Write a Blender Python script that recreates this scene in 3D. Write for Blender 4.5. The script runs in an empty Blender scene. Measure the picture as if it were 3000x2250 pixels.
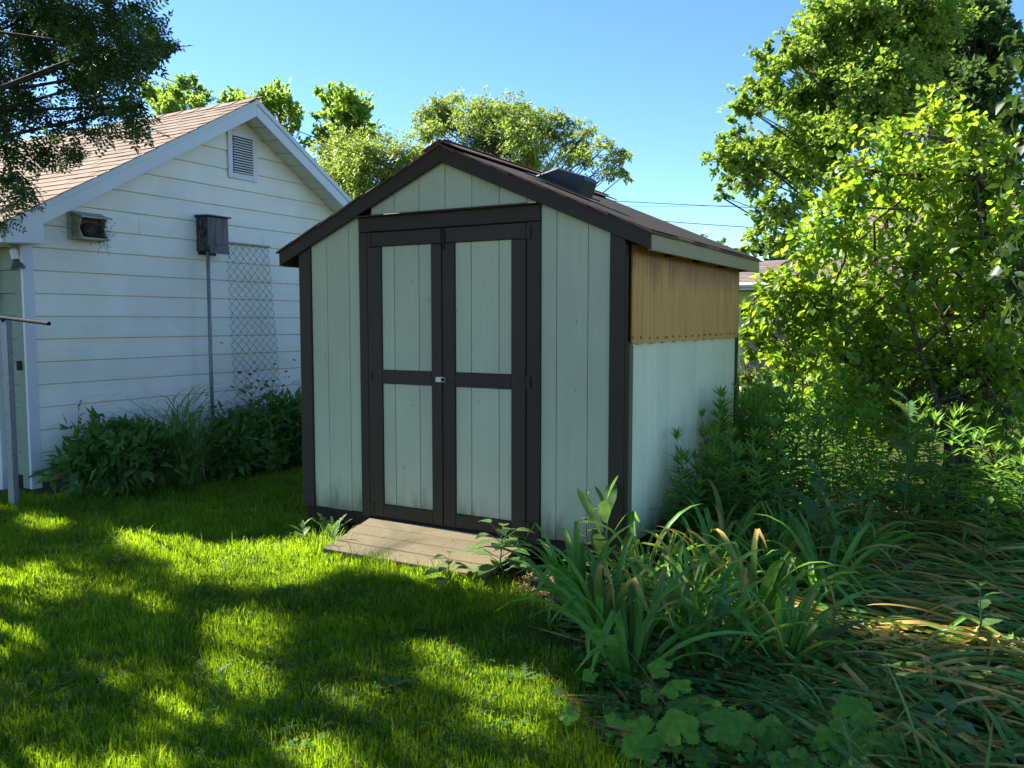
import bpy, math, random
import numpy as np
from mathutils import Vector, Matrix

rng = np.random.default_rng(7)
random.seed(7)
D = bpy.data
S = bpy.context.scene
COL = S.collection
R = math.radians

# ------------------------------------------------------------------ camera
F_PX, YAW, PITCH = 2448.2, -0.5150420, 0.0744877      # photograph is 3000 px wide
CAM = np.array([0.0, 0.0, 1.5])
cam = D.cameras.new('camera')
cam.sensor_fit = 'HORIZONTAL'
cam.sensor_width = 36.0
cam.lens = 36.0 * F_PX / 3000.0
cam.clip_start = 0.05
cam.clip_end = 2000.0
camo = D.objects.new('camera', cam)
COL.objects.link(camo)
camo.location = CAM
camo.rotation_euler = (math.pi / 2 - PITCH, 0.0, -YAW)
S.camera = camo

# ------------------------------------------------------------------ sky, sun, exposure
SUN_EL, SUN_AZ_OFF = R(43.0), R(1.2)     # sun stands to the left, along -X
world = D.worlds.new('World')
S.world = world
world.use_nodes = True
wn = world.node_tree
wn.nodes.clear()
sky = wn.nodes.new('ShaderNodeTexSky')
sky.sky_type = 'NISHITA'
sky.sun_disc = False
sky.sun_elevation = SUN_EL
sky.sun_rotation = R(270.0)
sky.altitude = 1500.0
sky.air_density = 1.0
sky.dust_density = 0.1
sky.ozone_density = 5.0
bg = wn.nodes.new('ShaderNodeBackground')
bg.inputs['Strength'].default_value = 0.062
wo = wn.nodes.new('ShaderNodeOutputWorld')
hs_sky = wn.nodes.new('ShaderNodeHueSaturation')
hs_sky.inputs['Saturation'].default_value = 1.10
wn.links.new(sky.outputs[0], hs_sky.inputs['Color'])
wn.links.new(hs_sky.outputs[0], bg.inputs[0])
wn.links.new(bg.outputs[0], wo.inputs[0])

sun = D.lights.new('sun', 'SUN')
sun.energy = 4.1
sun.angle = R(0.53)
sun.color = (1.0, 0.95, 0.85)
suno = D.objects.new('sun', sun)
COL.objects.link(suno)
SDIR = Vector((math.cos(SUN_EL) * math.cos(SUN_AZ_OFF), -math.cos(SUN_EL) * math.sin(SUN_AZ_OFF), -math.sin(SUN_EL)))
suno.rotation_euler = SDIR.to_track_quat('-Z', 'Y').to_euler()
suno.location = (-20, 0, 20)

S.view_settings.view_transform = 'Standard'
S.view_settings.look = 'None'
S.view_settings.gamma = 1.0
S.view_settings.exposure = 2.22
S.view_settings.use_curve_mapping = False
S.render.engine = 'CYCLES'
S.cycles.max_bounces = 8
S.cycles.diffuse_bounces = 4
S.cycles.glossy_bounces = 2
S.cycles.transmission_bounces = 6
S.cycles.transparent_max_bounces = 4
S.cycles.caustics_reflective = False
S.cycles.caustics_refractive = False
S.cycles.use_denoising = True

# ------------------------------------------------------------------ rays of the photograph -> points of the place
_cy, _sy, _cp, _sp = math.cos(YAW), math.sin(YAW), math.cos(PITCH), math.sin(PITCH)
FW = np.array([_sy * _cp, _cy * _cp, -_sp])
RT = np.array([_cy, -_sy, 0.0])
UP = np.cross(RT, FW)


def ray(px, py):
    return FW + RT * (px - 1500) / F_PX - UP * (py - 1125) / F_PX


def at(px, py, y):
    v = ray(px, py)
    return CAM + v * (y / v[1])


def on_z(px, py, z=0.0):
    v = ray(px, py)
    return CAM + v * ((z - CAM[2]) / v[2])


def project(P):
    Q = np.asarray(P, float) - CAM
    d = Q @ FW
    d = np.where(d < 0.05, 0.05, d)
    return 1500 + F_PX * (Q @ RT) / d, 1125 - F_PX * (Q @ UP) / d, d


# ------------------------------------------------------------------ mesh helpers
OFF = {}


def off(parent):
    return OFF.get(parent.name, (0.0, 0.0, 0.0)) if parent is not None else (0.0, 0.0, 0.0)


def tag(o, label=None, cat=None, group=None, kind=None):
    if label:
        o['label'] = label
    if cat:
        o['category'] = cat
    if group:
        o['group'] = group
    if kind:
        o['kind'] = kind
    return o


def thing(name, label, cat, loc=(0, 0, 0), rz=0.0, group=None):
    o = D.objects.new(name, None)
    o.empty_display_size = 0.1
    COL.objects.link(o)
    o.location = loc
    o.rotation_euler = (0, 0, rz)
    OFF[o.name] = tuple(loc)
    return tag(o, label, cat, group)


def link(name, me, parent=None, mat=None, kind=None):
    o = D.objects.new(name, me)
    COL.objects.link(o)
    if parent is not None:
        o.parent = parent
        OFF[o.name] = off(parent)
    if mat is not None and len(me.materials) == 0:
        me.materials.append(mat)
    if kind:
        o['kind'] = kind
    return o


def np_mesh(name, V, F, smooth=False):
    V = np.ascontiguousarray(V, dtype=np.float32)
    F = np.ascontiguousarray(F, dtype=np.int32)
    me = D.meshes.new(name)
    me.vertices.add(len(V))
    me.vertices.foreach_set('co', V.ravel())
    k = F.shape[1]
    me.loops.add(F.size)
    me.loops.foreach_set('vertex_index', F.ravel())
    me.polygons.add(len(F))
    me.polygons.foreach_set('loop_start', np.arange(0, F.size, k, dtype=np.int32))
    me.update(calc_edges=True)
    me.validate()
    if smooth:
        me.shade_smooth()
    return me


class MB:
    """collects shapes for ONE mesh"""

    def __init__(self):
        self.v, self.f = [], []

    def add(self, vs, fs):
        n = len(self.v)
        self.v += [tuple(map(float, p)) for p in vs]
        self.f += [tuple(i + n for i in f) for f in fs]
        return self

    def box(self, x0, x1, y0, y1, z0, z1):
        return self.hexa([(x0, y0, z0), (x1, y0, z0), (x1, y1, z0), (x0, y1, z0),
                          (x0, y0, z1), (x1, y0, z1), (x1, y1, z1), (x0, y1, z1)])

    def hexa(self, p):
        return self.add(p, [(0, 3, 2, 1), (4, 5, 6, 7), (0, 1, 5, 4), (1, 2, 6, 5), (2, 3, 7, 6), (3, 0, 4, 7)])

    def prism(self, poly, d):
        """poly: 3D points in order, d: extrusion vector"""
        n = len(poly)
        q = [(p[0] + d[0], p[1] + d[1], p[2] + d[2]) for p in poly]
        fs = [tuple(range(n))[::-1], tuple(range(n, 2 * n))]
        fs += [(i, (i + 1) % n, n + (i + 1) % n, n + i) for i in range(n)]
        return self.add(list(poly) + q, fs)

    def tube(self, pts, rad, n=6, cap=True):
        pts = [Vector(p) for p in pts]
        if not hasattr(rad, '__len__'):
            rad = [rad] * len(pts)
        rings = []
        ref = None
        for i, p in enumerate(pts):
            a = pts[max(0, i - 1)]
            b = pts[min(len(pts) - 1, i + 1)]
            t = (b - a)
            if t.length < 1e-9:
                t = Vector((0, 0, 1))
            t.normalize()
            if ref is None:
                ref = Vector((1, 0, 0)) if abs(t.x) < 0.8 else Vector((0, 1, 0))
            u = (ref - t * ref.dot(t))
            if u.length < 1e-6:
                u = t.orthogonal()
            u.normalize()
            ref = u
            w = t.cross(u)
            rings.append([p + (u * math.cos(2 * math.pi * k / n) + w * math.sin(2 * math.pi * k / n)) * rad[i] for k in range(n)])
        vs = [q for r_ in rings for q in r_]
        fs = []
        for i in range(len(pts) - 1):
            for k in range(n):
                fs.append((i * n + k, i * n + (k + 1) % n, (i + 1) * n + (k + 1) % n, (i + 1) * n + k))
        if cap:
            fs.append(tuple(range(n))[::-1])
            fs.append(tuple(range((len(pts) - 1) * n, len(pts) * n)))
        return self.add(vs, fs)

    def lathe(self, prof, c, ax, n=14):
        """prof: list of (distance along ax, radius)"""
        ax = Vector(ax).normalized()
        u = ax.orthogonal().normalized()
        w = ax.cross(u)
        c = Vector(c)
        vs = []
        for d, r_ in prof:
            for k in range(n):
                a = 2 * math.pi * k / n
                vs.append(c + ax * d + (u * math.cos(a) + w * math.sin(a)) * max(r_, 1e-4))
        fs = []
        for i in range(len(prof) - 1):
            for k in range(n):
                fs.append((i * n + k, i * n + (k + 1) % n, (i + 1) * n + (k + 1) % n, (i + 1) * n + k))
        fs.append(tuple(range(n))[::-1])
        fs.append(tuple(range((len(prof) - 1) * n, len(prof) * n)))
        return self.add(vs, fs)

    def build(self, name, mat, parent=None, bevel=0.0, smooth=False, kind=None, label=None):
        ox, oy, oz = off(parent)
        me = D.meshes.new(name)
        me.from_pydata([(x - ox, y - oy, z - oz) for x, y, z in self.v], [], self.f)
        me.update()
        if smooth:
            me.shade_smooth()
        o = link(name, me, parent, mat, kind)
        if bevel > 0:
            m = o.modifiers.new('edge', 'BEVEL')
            m.width = bevel
            m.segments = 1
            m.limit_method = 'ANGLE'
            m.angle_limit = R(35)
        if label:
            o['label'] = label
        return o


# ------------------------------------------------------------------ materials
MATS = {}


class NT:
    def __init__(self, name):
        self.m = D.materials.new(name)
        self.m.use_nodes = True
        self.t = self.m.node_tree
        self.t.nodes.clear()
        self.out = self.t.nodes.new('ShaderNodeOutputMaterial')

    def n(self, kind, **kw):
        nd = self.t.nodes.new(kind)
        for k, v in kw.items():
            setattr(nd, k, v)
        return nd

    def l(self, a, b):
        self.t.links.new(a, b)

    def val(self, sock, v):
        sock.default_value = v

    def coords(self, scale=(1, 1, 1)):
        tc = self.n('ShaderNodeTexCoord')
        mp = self.n('ShaderNodeMapping')
        mp.inputs['Scale'].default_value = scale
        self.l(tc.outputs['Object'], mp.inputs['Vector'])
        return mp.outputs['Vector']

    def noise(self, vec, scale, detail=3.0, rough=0.55):
        nd = self.n('ShaderNodeTexNoise')
        nd.inputs['Scale'].default_value = scale
        nd.inputs['Detail'].default_value = detail
        nd.inputs['Roughness'].default_value = rough
        if vec is not None:
            self.l(vec, nd.inputs['Vector'])
        return nd.outputs['Fac']

    def ramp(self, fac, stops):
        nd = self.n('ShaderNodeValToRGB')
        e = nd.color_ramp.elements
        while len(e) < len(stops):
            e.new(0.5)
        for i, (p, c) in enumerate(stops):
            e[i].position = p
            e[i].color = (c[0], c[1], c[2], 1.0) if hasattr(c, '__len__') else (c, c, c, 1.0)
        self.l(fac, nd.inputs['Fac'])
        return nd.outputs['Color']

    def mix(self, fac, a, b, blend='MIX'):
        nd = self.n('ShaderNodeMix')
        nd.data_type = 'RGBA'
        nd.blend_type = blend
        for sock, v in ((nd.inputs[0], fac), (nd.inputs[6], a), (nd.inputs[7], b)):
            if hasattr(v, 'is_linked') or hasattr(v, 'links'):
                self.l(v, sock)
            elif hasattr(v, '__len__'):
                sock.default_value = (v[0], v[1], v[2], 1.0)
            else:
                sock.default_value = v
        return nd.outputs[2]

    def math(self, op, a, b=None, clamp=False):
        nd = self.n('ShaderNodeMath')
        nd.operation = op
        nd.use_clamp = clamp
        for i, v in enumerate((a, b)):
            if v is None:
                continue
            if hasattr(v, 'links'):
                self.l(v, nd.inputs[i])
            else:
                nd.inputs[i].default_value = v
        return nd.outputs[0]

    def pbsdf(self, col, rough=0.6, spec=0.3, metal=0.0, bump=None, bstr=0.3, bdist=0.005):
        b = self.n('ShaderNodeBsdfPrincipled')
        if hasattr(col, 'links'):
            self.l(col, b.inputs['Base Color'])
        else:
            b.inputs['Base Color'].default_value = (col[0], col[1], col[2], 1)
        if hasattr(rough, 'links'):
            self.l(rough, b.inputs['Roughness'])
        else:
            b.inputs['Roughness'].default_value = rough
        b.inputs['Specular IOR Level'].default_value = spec
        b.inputs['Metallic'].default_value = metal
        if bump is not None:
            bp = self.n('ShaderNodeBump')
            bp.inputs['Strength'].default_value = bstr
            bp.inputs['Distance'].default_value = bdist
            self.l(bump, bp.inputs['Height'])
            self.l(bp.outputs[0], b.inputs['Normal'])
        return b.outputs[0]

    def done(self, shader):
        self.l(shader, self.out.inputs['Surface'])
        MATS[self.m.name] = self.m
        return self.m


def mat_simple(name, col, rough=0.6, spec=0.3, metal=0.0, var=0.15, scale=12.0, bump=0.15, stretch=(1, 1, 1)):
    t = NT(name)
    c = t.coords(stretch)
    f = t.noise(c, scale, 4)
    lo = tuple(x * (1 - var) for x in col)
    hi = tuple(min(1, x * (1 + var)) for x in col)
    colr = t.ramp(f, [(0.3, lo), (0.7, hi)])
    return t.done(t.pbsdf(colr, rough, spec, metal, bump=t.noise(c, scale * 4, 4), bstr=bump, bdist=0.004))


def mat_painted_wood(name, col, stain, dirt_top=0.0, grain=(55, 55, 2.0), rough=0.62, rnd=0.05, bstr=0.35):
    """old paint on grained board; stains gather along the foot of the wall"""
    t = NT(name)
    big = t.noise(t.coords((1, 1, 0.6)), 2.2, 4)
    gr = t.noise(t.coords(grain), 1.0, 3)
    base = t.ramp(big, [(0.3, tuple(x * 0.90 for x in col)), (0.7, tuple(min(1, x * 1.06) for x in col))])
    base = t.mix(t.math('MULTIPLY', t.math('SUBTRACT', gr, 0.35, True), 0.55, True), base, tuple(x * 0.72 for x in col))
    oi = t.n('ShaderNodeObjectInfo')
    k = t.math('ADD', t.math('MULTIPLY', oi.outputs['Random'], 2 * rnd), 1 - rnd)
    hs = t.n('ShaderNodeHueSaturation')
    t.l(k, hs.inputs['Value'])
    t.l(base, hs.inputs['Color'])
    base = hs.outputs[0]
    # scattered specks and scuffs
    sp = t.noise(t.coords((1, 1, 0.35)), 46, 2, 0.7)
    base = t.mix(t.ramp(sp, [(0.70, 0.0), (0.76, 0.5)]), base, stain)
    if dirt_top > 0:
        tc = t.n('ShaderNodeTexCoord')
        sx = t.n('ShaderNodeSeparateXYZ')
        t.l(tc.outputs['Object'], sx.inputs[0])
        h = t.math('DIVIDE', t.math('SUBTRACT', dirt_top, sx.outputs['Z']), dirt_top - 0.19, True)
        drip = t.noise(t.coords((16, 16, 2.2)), 1.0, 5, 0.7)
        m = t.math('ADD', t.math('POWER', h, 1.6), t.math('MULTIPLY', t.math('SUBTRACT', drip, 0.5), 1.5), True)
        m = t.math('MULTIPLY', m, t.math('GREATER_THAN', h, 0.001))
        base = t.mix(t.ramp(m, [(0.38, 0.0), (0.66, 0.26), (0.98, 0.70)]), base, stain)
    return t.done(t.pbsdf(base, rough, 0.25, bump=gr, bstr=bstr, bdist=0.003))


def mat_leaf(name, cols, trans, tmix=0.42, rough=0.45, spec=0.35, src='island', big=0.0, dry=None, vein=False):
    """cols: 3 leaf colours picked per leaf; trans: colour of light coming through; dry: colour at the end of leaf (attribute 't')"""
    t = NT(name)
    if src == 'island':
        rn = t.n('ShaderNodeNewGeometry').outputs['Random Per Island']
    else:
        rn = t.n('ShaderNodeObjectInfo').outputs['Random']
    n = len(cols)
    col = t.ramp(rn, [(i / max(1, n - 1), c) for i, c in enumerate(cols)])
    tr = t.mix(0.35, trans, col)
    if big > 0:
        f = t.noise(t.coords(), big, 3)
        k = t.ramp(f, [(0.3, (0.62, 0.66, 0.7)), (0.72, (1.25, 1.2, 1.0))])
        col = t.mix(1.0, col, k, 'MULTIPLY')
        tr = t.mix(1.0, tr, k, 'MULTIPLY')
    if dry is not None:
        at_ = t.n('ShaderNodeAttribute')
        at_.attribute_name = 't'
        pos = t.math('ADD', at_.outputs['Fac'], t.math('MULTIPLY', t.math('SUBTRACT', rn, 0.5), dry[2]))
        f = t.ramp(pos, [(dry[1], 0.0), (min(1.0, dry[1] + 0.22), 1.0)])
        col = t.mix(f, col, dry[0])
        tr = t.mix(f, tr, tuple(min(1, x * 1.5) for x in dry[0]))
    bmp = t.noise(t.coords(), 60.0, 2)
    p = t.pbsdf(col, rough, spec, bump=bmp, bstr=0.12, bdist=0.004)
    tl = t.n('ShaderNodeBsdfTranslucent')
    t.l(tr, tl.inputs['Color'])
    mx = t.n('ShaderNodeMixShader')
    mx.inputs[0].default_value = tmix
    t.l(p, mx.inputs[1])
    t.l(tl.outputs[0], mx.inputs[2])
    return t.done(mx.outputs[0])


def mat_bark(name, col, scale=18):
    t = NT(name)
    c = t.coords((1, 1, 0.25))
    f = t.noise(c, scale, 5, 0.65)
    cr = t.ramp(f, [(0.32, tuple(x * 0.45 for x in col)), (0.68, tuple(x * 1.3 for x in col))])
    return t.done(t.pbsdf(cr, 0.85, 0.15, bump=f, bstr=0.8, bdist=0.02))


def mat_shingle(name, cols, src='object', scale=240):
    t = NT(name)
    rn = (t.n('ShaderNodeObjectInfo').outputs['Random'] if src == 'object' else t.n('ShaderNodeNewGeometry').outputs['Random Per Island'])
    base = t.ramp(rn, [(i / (len(cols) - 1), c) for i, c in enumerate(cols)])
    g = t.noise(t.coords(), scale, 2, 0.8)
    base = t.mix(1.0, base, t.ramp(g, [(0.3, 0.55), (0.7, 1.45)]), 'MULTIPLY')
    w = t.noise(t.coords(), 1.4, 3)
    base = t.mix(1.0, base, t.ramp(w, [(0.3, 0.85), (0.7, 1.12)]), 'MULTIPLY')
    return t.done(t.pbsdf(base, 0.9, 0.2, bump=g, bstr=0.5, bdist=0.003))


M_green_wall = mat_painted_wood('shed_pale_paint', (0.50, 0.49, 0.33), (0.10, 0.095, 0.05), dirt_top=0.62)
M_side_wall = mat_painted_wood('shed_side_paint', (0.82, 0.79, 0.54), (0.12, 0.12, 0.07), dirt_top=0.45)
M_brown = mat_painted_wood('shed_brown_paint', (0.047, 0.028, 0.018), (0.12, 0.09, 0.06), grain=(70, 70, 3), rough=0.55, rnd=0.08)
M_cream_fascia = mat_painted_wood('shed_cream_fascia', (0.42, 0.335, 0.20), (0.10, 0.09, 0.06), grain=(60, 3, 60), rnd=0.03)
M_olive = mat_painted_wood('shed_olive_batten', (0.15, 0.14, 0.075), (0.05, 0.05, 0.03))
M_ramp = mat_painted_wood('ramp_wood', (0.120, 0.094, 0.052), (0.075, 0.085, 0.05), grain=(3, 60, 60), rough=0.8, rnd=0.12)
M_dark_wood = mat_simple('dark_rotten_wood', (0.035, 0.027, 0.02), 0.85, 0.1)
M_siding = mat_painted_wood('garage_white_paint', (0.86, 0.83, 0.73), (0.45, 0.40, 0.30), grain=(60, 1.6, 60), rough=0.5, rnd=0.025, bstr=0.1)
M_backing = mat_simple('garage_lap_shadow_tan', (0.66, 0.50, 0.27), 0.8)  # tan stands in for shadow line and bounced light under each lap
M_white_trim = mat_simple('garage_white_trim', (0.66, 0.67, 0.69), 0.4, 0.4, var=0.04, scale=3, bump=0.05)
M_soffit = mat_simple('garage_soffit', (0.70, 0.68, 0.64), 0.6, var=0.05, scale=4)
M_front_shaded = mat_simple('garage_front_paint_shaded', (0.24, 0.29, 0.22), 0.6, var=0.06, scale=5, bump=0.1)  # front wall colour darkened: shade under the soffit is put into it
M_galv = mat_simple('galvanised_steel', (0.24, 0.26, 0.29), 0.5, 0.5, metal=0.5, var=0.2, scale=30)
M_dark_metal = mat_simple('dark_metal', (0.030, 0.032, 0.036), 0.85, 0.04, metal=0.0)
M_wire = mat_simple('grey_wire', (0.10, 0.12, 0.14), 0.5, 0.4, metal=0.4)
M_black_plastic = mat_simple('black_vent_plastic', (0.022, 0.023, 0.03), 0.42, 0.45, var=0.1)
M_cable = mat_simple('cable_black', (0.02, 0.02, 0.022), 0.6)
M_lock = mat_simple('lock_steel', (0.42, 0.47, 0.44), 0.35, 0.5, metal=0.6, var=0.08)
M_shing_garage = mat_shingle('garage_shingle', [(0.165, 0.112, 0.080), (0.20, 0.138, 0.10), (0.18, 0.125, 0.092), (0.225, 0.158, 0.118)])
M_shing_garage_far = mat_shingle('garage_shingle_far', [(0.165, 0.112, 0.080), (0.20, 0.138, 0.10), (0.225, 0.158, 0.118)], 'island')
M_shing_shed = mat_shingle('shed_shingle', [(0.13, 0.068, 0.048), (0.21, 0.105, 0.068), (0.16, 0.095, 0.07), (0.25, 0.14, 0.095)])
M_shing_house = mat_shingle('house_shingle', [(0.15, 0.115, 0.10), (0.19, 0.15, 0.135), (0.17, 0.135, 0.12), (0.21, 0.165, 0.15)])
M_shing_house_far = mat_shingle('house_shingle_far', [(0.15, 0.115, 0.10), (0.19, 0.15, 0.135), (0.21, 0.165, 0.15)], 'island')
M_bark = mat_bark('bark_grey', (0.10, 0.08, 0.062))
M_bark_dark = mat_bark('bark_dark', (0.055, 0.045, 0.036))
M_bark_lilac = mat_bark('bark_lilac', (0.115, 0.085, 0.062), 30)
M_stem_green = mat_simple('stem_green', (0.07, 0.12, 0.03), 0.6, var=0.2)
M_stem_red = mat_simple('stem_red', (0.16, 0.06, 0.03), 0.6, var=0.2)
M_stem_tan = mat_simple('stem_tan', (0.30, 0.20, 0.11), 0.8, var=0.3)

M_grass = mat_leaf('grass_blades', [(0.04, 0.141, 0.01), (0.06, 0.174, 0.01), (0.081, 0.202, 0.011), (0.113, 0.213, 0.016), (0.197, 0.213, 0.06)], (0.577, 0.828, 0.01), tmix=0.48, rough=0.5, spec=0.2, big=1.7)
M_lawn_soil = mat_simple('lawn_thatch', (0.045, 0.060, 0.016), 0.95, 0.05, var=0.5, scale=9, bump=0.6)
M_garden_soil = mat_simple('garden_soil', (0.035, 0.027, 0.018), 0.95, 0.05, var=0.4, scale=14, bump=0.8)
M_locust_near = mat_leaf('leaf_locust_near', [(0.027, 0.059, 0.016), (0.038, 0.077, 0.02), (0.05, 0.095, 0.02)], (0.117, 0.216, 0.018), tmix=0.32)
M_locust_mid = mat_leaf('leaf_honey_locust', [(0.145, 0.237, 0.046), (0.201, 0.296, 0.061), (0.269, 0.328, 0.074)], (0.427, 0.533, 0.073), tmix=0.5, big=0.7)
M_maple_back = mat_leaf('leaf_maple_back', [(0.121, 0.233, 0.052), (0.169, 0.302, 0.062), (0.227, 0.354, 0.072)], (0.519, 0.714, 0.084), tmix=0.48, big=0.8)
M_maple_big = mat_leaf('leaf_silver_maple', [(0.07, 0.158, 0.041), (0.118, 0.228, 0.041), (0.212, 0.303, 0.05)], (0.467, 0.651, 0.053), tmix=0.46, big=0.6)
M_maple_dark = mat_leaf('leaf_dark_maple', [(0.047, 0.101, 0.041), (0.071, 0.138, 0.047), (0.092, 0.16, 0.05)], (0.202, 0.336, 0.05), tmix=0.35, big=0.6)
M_lilac = mat_leaf('leaf_lilac', [(0.082, 0.167, 0.019), (0.115, 0.21, 0.023), (0.162, 0.247, 0.029)], (0.513, 0.698, 0.025), tmix=0.5, spec=0.4)
M_lilac_o = mat_leaf('leaf_lilac_single', [(0.079, 0.182, 0.021), (0.112, 0.228, 0.025), (0.158, 0.268, 0.032)], (0.495, 0.775, 0.028), tmix=0.5, spec=0.4, src='object')
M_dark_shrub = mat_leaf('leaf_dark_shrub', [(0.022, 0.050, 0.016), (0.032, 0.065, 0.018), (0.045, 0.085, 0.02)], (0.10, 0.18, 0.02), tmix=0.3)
M_cedar = mat_leaf('leaf_cedar', [(0.040, 0.085, 0.018), (0.055, 0.105, 0.02), (0.075, 0.13, 0.022)], (0.14, 0.22, 0.02), tmix=0.25)
M_peony = mat_leaf('leaf_peony', [(0.055, 0.143, 0.036), (0.082, 0.186, 0.042), (0.116, 0.235, 0.049)], (0.235, 0.47, 0.05), tmix=0.34, spec=0.25)
M_light_weed = mat_leaf('leaf_light_weed', [(0.085, 0.155, 0.025), (0.11, 0.19, 0.03), (0.13, 0.22, 0.035)], (0.28, 0.42, 0.04), tmix=0.42)
M_tallgrass = mat_leaf('leaf_tall_grass', [(0.098, 0.203, 0.057), (0.13, 0.252, 0.065), (0.179, 0.308, 0.073)], (0.338, 0.575, 0.068), tmix=0.38, spec=0.25)
M_golden = mat_leaf('leaf_goldenrod', [(0.061, 0.151, 0.035), (0.089, 0.204, 0.04), (0.12, 0.248, 0.043)], (0.455, 0.796, 0.037), tmix=0.42, spec=0.25)
M_day = mat_leaf('leaf_daylily', [(0.089, 0.219, 0.035), (0.112, 0.264, 0.039), (0.153, 0.316, 0.042)], (0.319, 0.638, 0.053), tmix=0.34, src='object', spec=0.28)
M_day_dry = mat_leaf('leaf_daylily_tip', [(0.075, 0.169, 0.036), (0.104, 0.208, 0.039), (0.156, 0.234, 0.039)], (0.26, 0.442, 0.039), tmix=0.32, src='object', spec=0.25, dry=((0.42, 0.28, 0.07), 0.62, 0.5))
M_flop = mat_leaf('leaf_daylily_flopped', [(0.099, 0.212, 0.047), (0.136, 0.261, 0.053), (0.186, 0.302, 0.058), (0.263, 0.292, 0.067)], (0.385, 0.578, 0.058), tmix=0.3, src='object', spec=0.25, dry=((0.50, 0.33, 0.09), 0.50, 1.0))
M_broad = mat_leaf('leaf_broad', [(0.077, 0.149, 0.05), (0.099, 0.182, 0.055), (0.121, 0.209, 0.066)], (0.288, 0.456, 0.06), tmix=0.36, src='object', spec=0.2, big=5.0)
M_lettuce = mat_leaf('leaf_wild_lettuce', [(0.076, 0.149, 0.058), (0.09, 0.171, 0.063)], (0.192, 0.346, 0.067), tmix=0.36, src='object', spec=0.12, big=5.0)
M_thistle = mat_leaf('leaf_thistle', [(0.078, 0.163, 0.065), (0.104, 0.202, 0.072)], (0.234, 0.39, 0.065), tmix=0.34, src='object', spec=0.08, big=5.0)
M_grape = mat_leaf('leaf_grape', [(0.094, 0.218, 0.025), (0.133, 0.281, 0.028), (0.187, 0.328, 0.031)], (0.423, 0.683, 0.033), tmix=0.42, src='object', spec=0.2, big=5.0)
M_ivy = mat_leaf('leaf_ground_ivy', [(0.040, 0.110, 0.026), (0.058, 0.145, 0.030), (0.08, 0.175, 0.034)], (0.16, 0.30, 0.03), tmix=0.34, spec=0.08, rough=0.7)
M_iris = mat_leaf('leaf_iris', [(0.13, 0.21, 0.05), (0.16, 0.24, 0.06)], (0.34, 0.46, 0.08), tmix=0.42, src='object', dry=((0.36, 0.2, 0.07), 0.9, 0.1))
M_straw = mat_leaf('straw', [(0.24, 0.15, 0.08), (0.32, 0.22, 0.12), (0.16, 0.09, 0.05)], (0.3, 0.2, 0.1), tmix=0.2)
M_nest = mat_leaf('nest_twigs', [(0.05, 0.03, 0.022), (0.09, 0.055, 0.04), (0.03, 0.018, 0.014)], (0.06, 0.04, 0.02), tmix=0.05)

# corrugated fibreglass: amber, lets some light through, stained along its upper edge
_t = NT('amber_fibreglass')
_c = _t.coords()
_n = _t.noise(_t.coords((1, 22, 1.0)), 1.1, 5, 0.7)
_col = _t.ramp(_n, [(0.25, (0.62, 0.29, 0.065)), (0.55, (0.78, 0.39, 0.095)), (0.85, (0.85, 0.50, 0.15))])
_tc = _t.n('ShaderNodeTexCoord')
_sx = _t.n('ShaderNodeSeparateXYZ')
_t.l(_tc.outputs['Object'], _sx.inputs[0])
_h = _t.math('DIVIDE', _t.math('SUBTRACT', _sx.outputs['Z'], 1.62), 0.30, True)
_st = _t.math('ADD', _h, _t.math('MULTIPLY', _t.math('SUBTRACT', _t.noise(_t.coords((1, 5, 1.5)), 1.2, 5, 0.65), 0.5), 1.6), True)
_col = _t.mix(_t.ramp(_st, [(0.35, 0.0), (0.9, 0.6)]), _col, (0.17, 0.085, 0.035))
_p = _t.pbsdf(_col, 0.38, 0.4, bump=_t.noise(_c, 90, 3), bstr=0.12)
_tl = _t.n('ShaderNodeBsdfTranslucent')
_tl.inputs['Color'].default_value = (0.75, 0.40, 0.10, 1)
_mx = _t.n('ShaderNodeMixShader')
_mx.inputs[0].default_value = 0.16
_t.l(_p, _mx.inputs[1])
_t.l(_tl.outputs[0], _mx.inputs[2])
M_amber = _t.done(_mx.outputs[0])

# weathered bat-house boards: flaking dark paint
_t = NT('flaking_dark_paint')
_f = _t.noise(_t.coords((1, 1, 0.6)), 26, 5, 0.7)
_g = _t.noise(_t.coords((60, 60, 3)), 1.0, 4)
_b = _t.ramp(_g, [(0.3, (0.045, 0.040, 0.050)), (0.7, (0.17, 0.15, 0.16))])
_col = _t.mix(_t.ramp(_f, [(0.50, 0.0), (0.56, 1.0)]), _b, (0.025, 0.035, 0.034))
M_bat = _t.done(_t.pbsdf(_col, 0.8, 0.2, bump=_f, bstr=0.5))
_t = NT('grey_weathered_board')
_g = _t.noise(_t.coords((45, 45, 2)), 1.0, 5, 0.65)
_col = _t.ramp(_g, [(0.3, (0.07, 0.065, 0.075)), (0.7, (0.24, 0.21, 0.21))])
M_grey_board = _t.done(_t.pbsdf(_col, 0.85, 0.2, bump=_g, bstr=0.5))


# ------------------------------------------------------------------ leaf clouds
def unit(a):
    return a / np.maximum(np.linalg.norm(a, axis=-1, keepdims=True), 1e-9)


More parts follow.
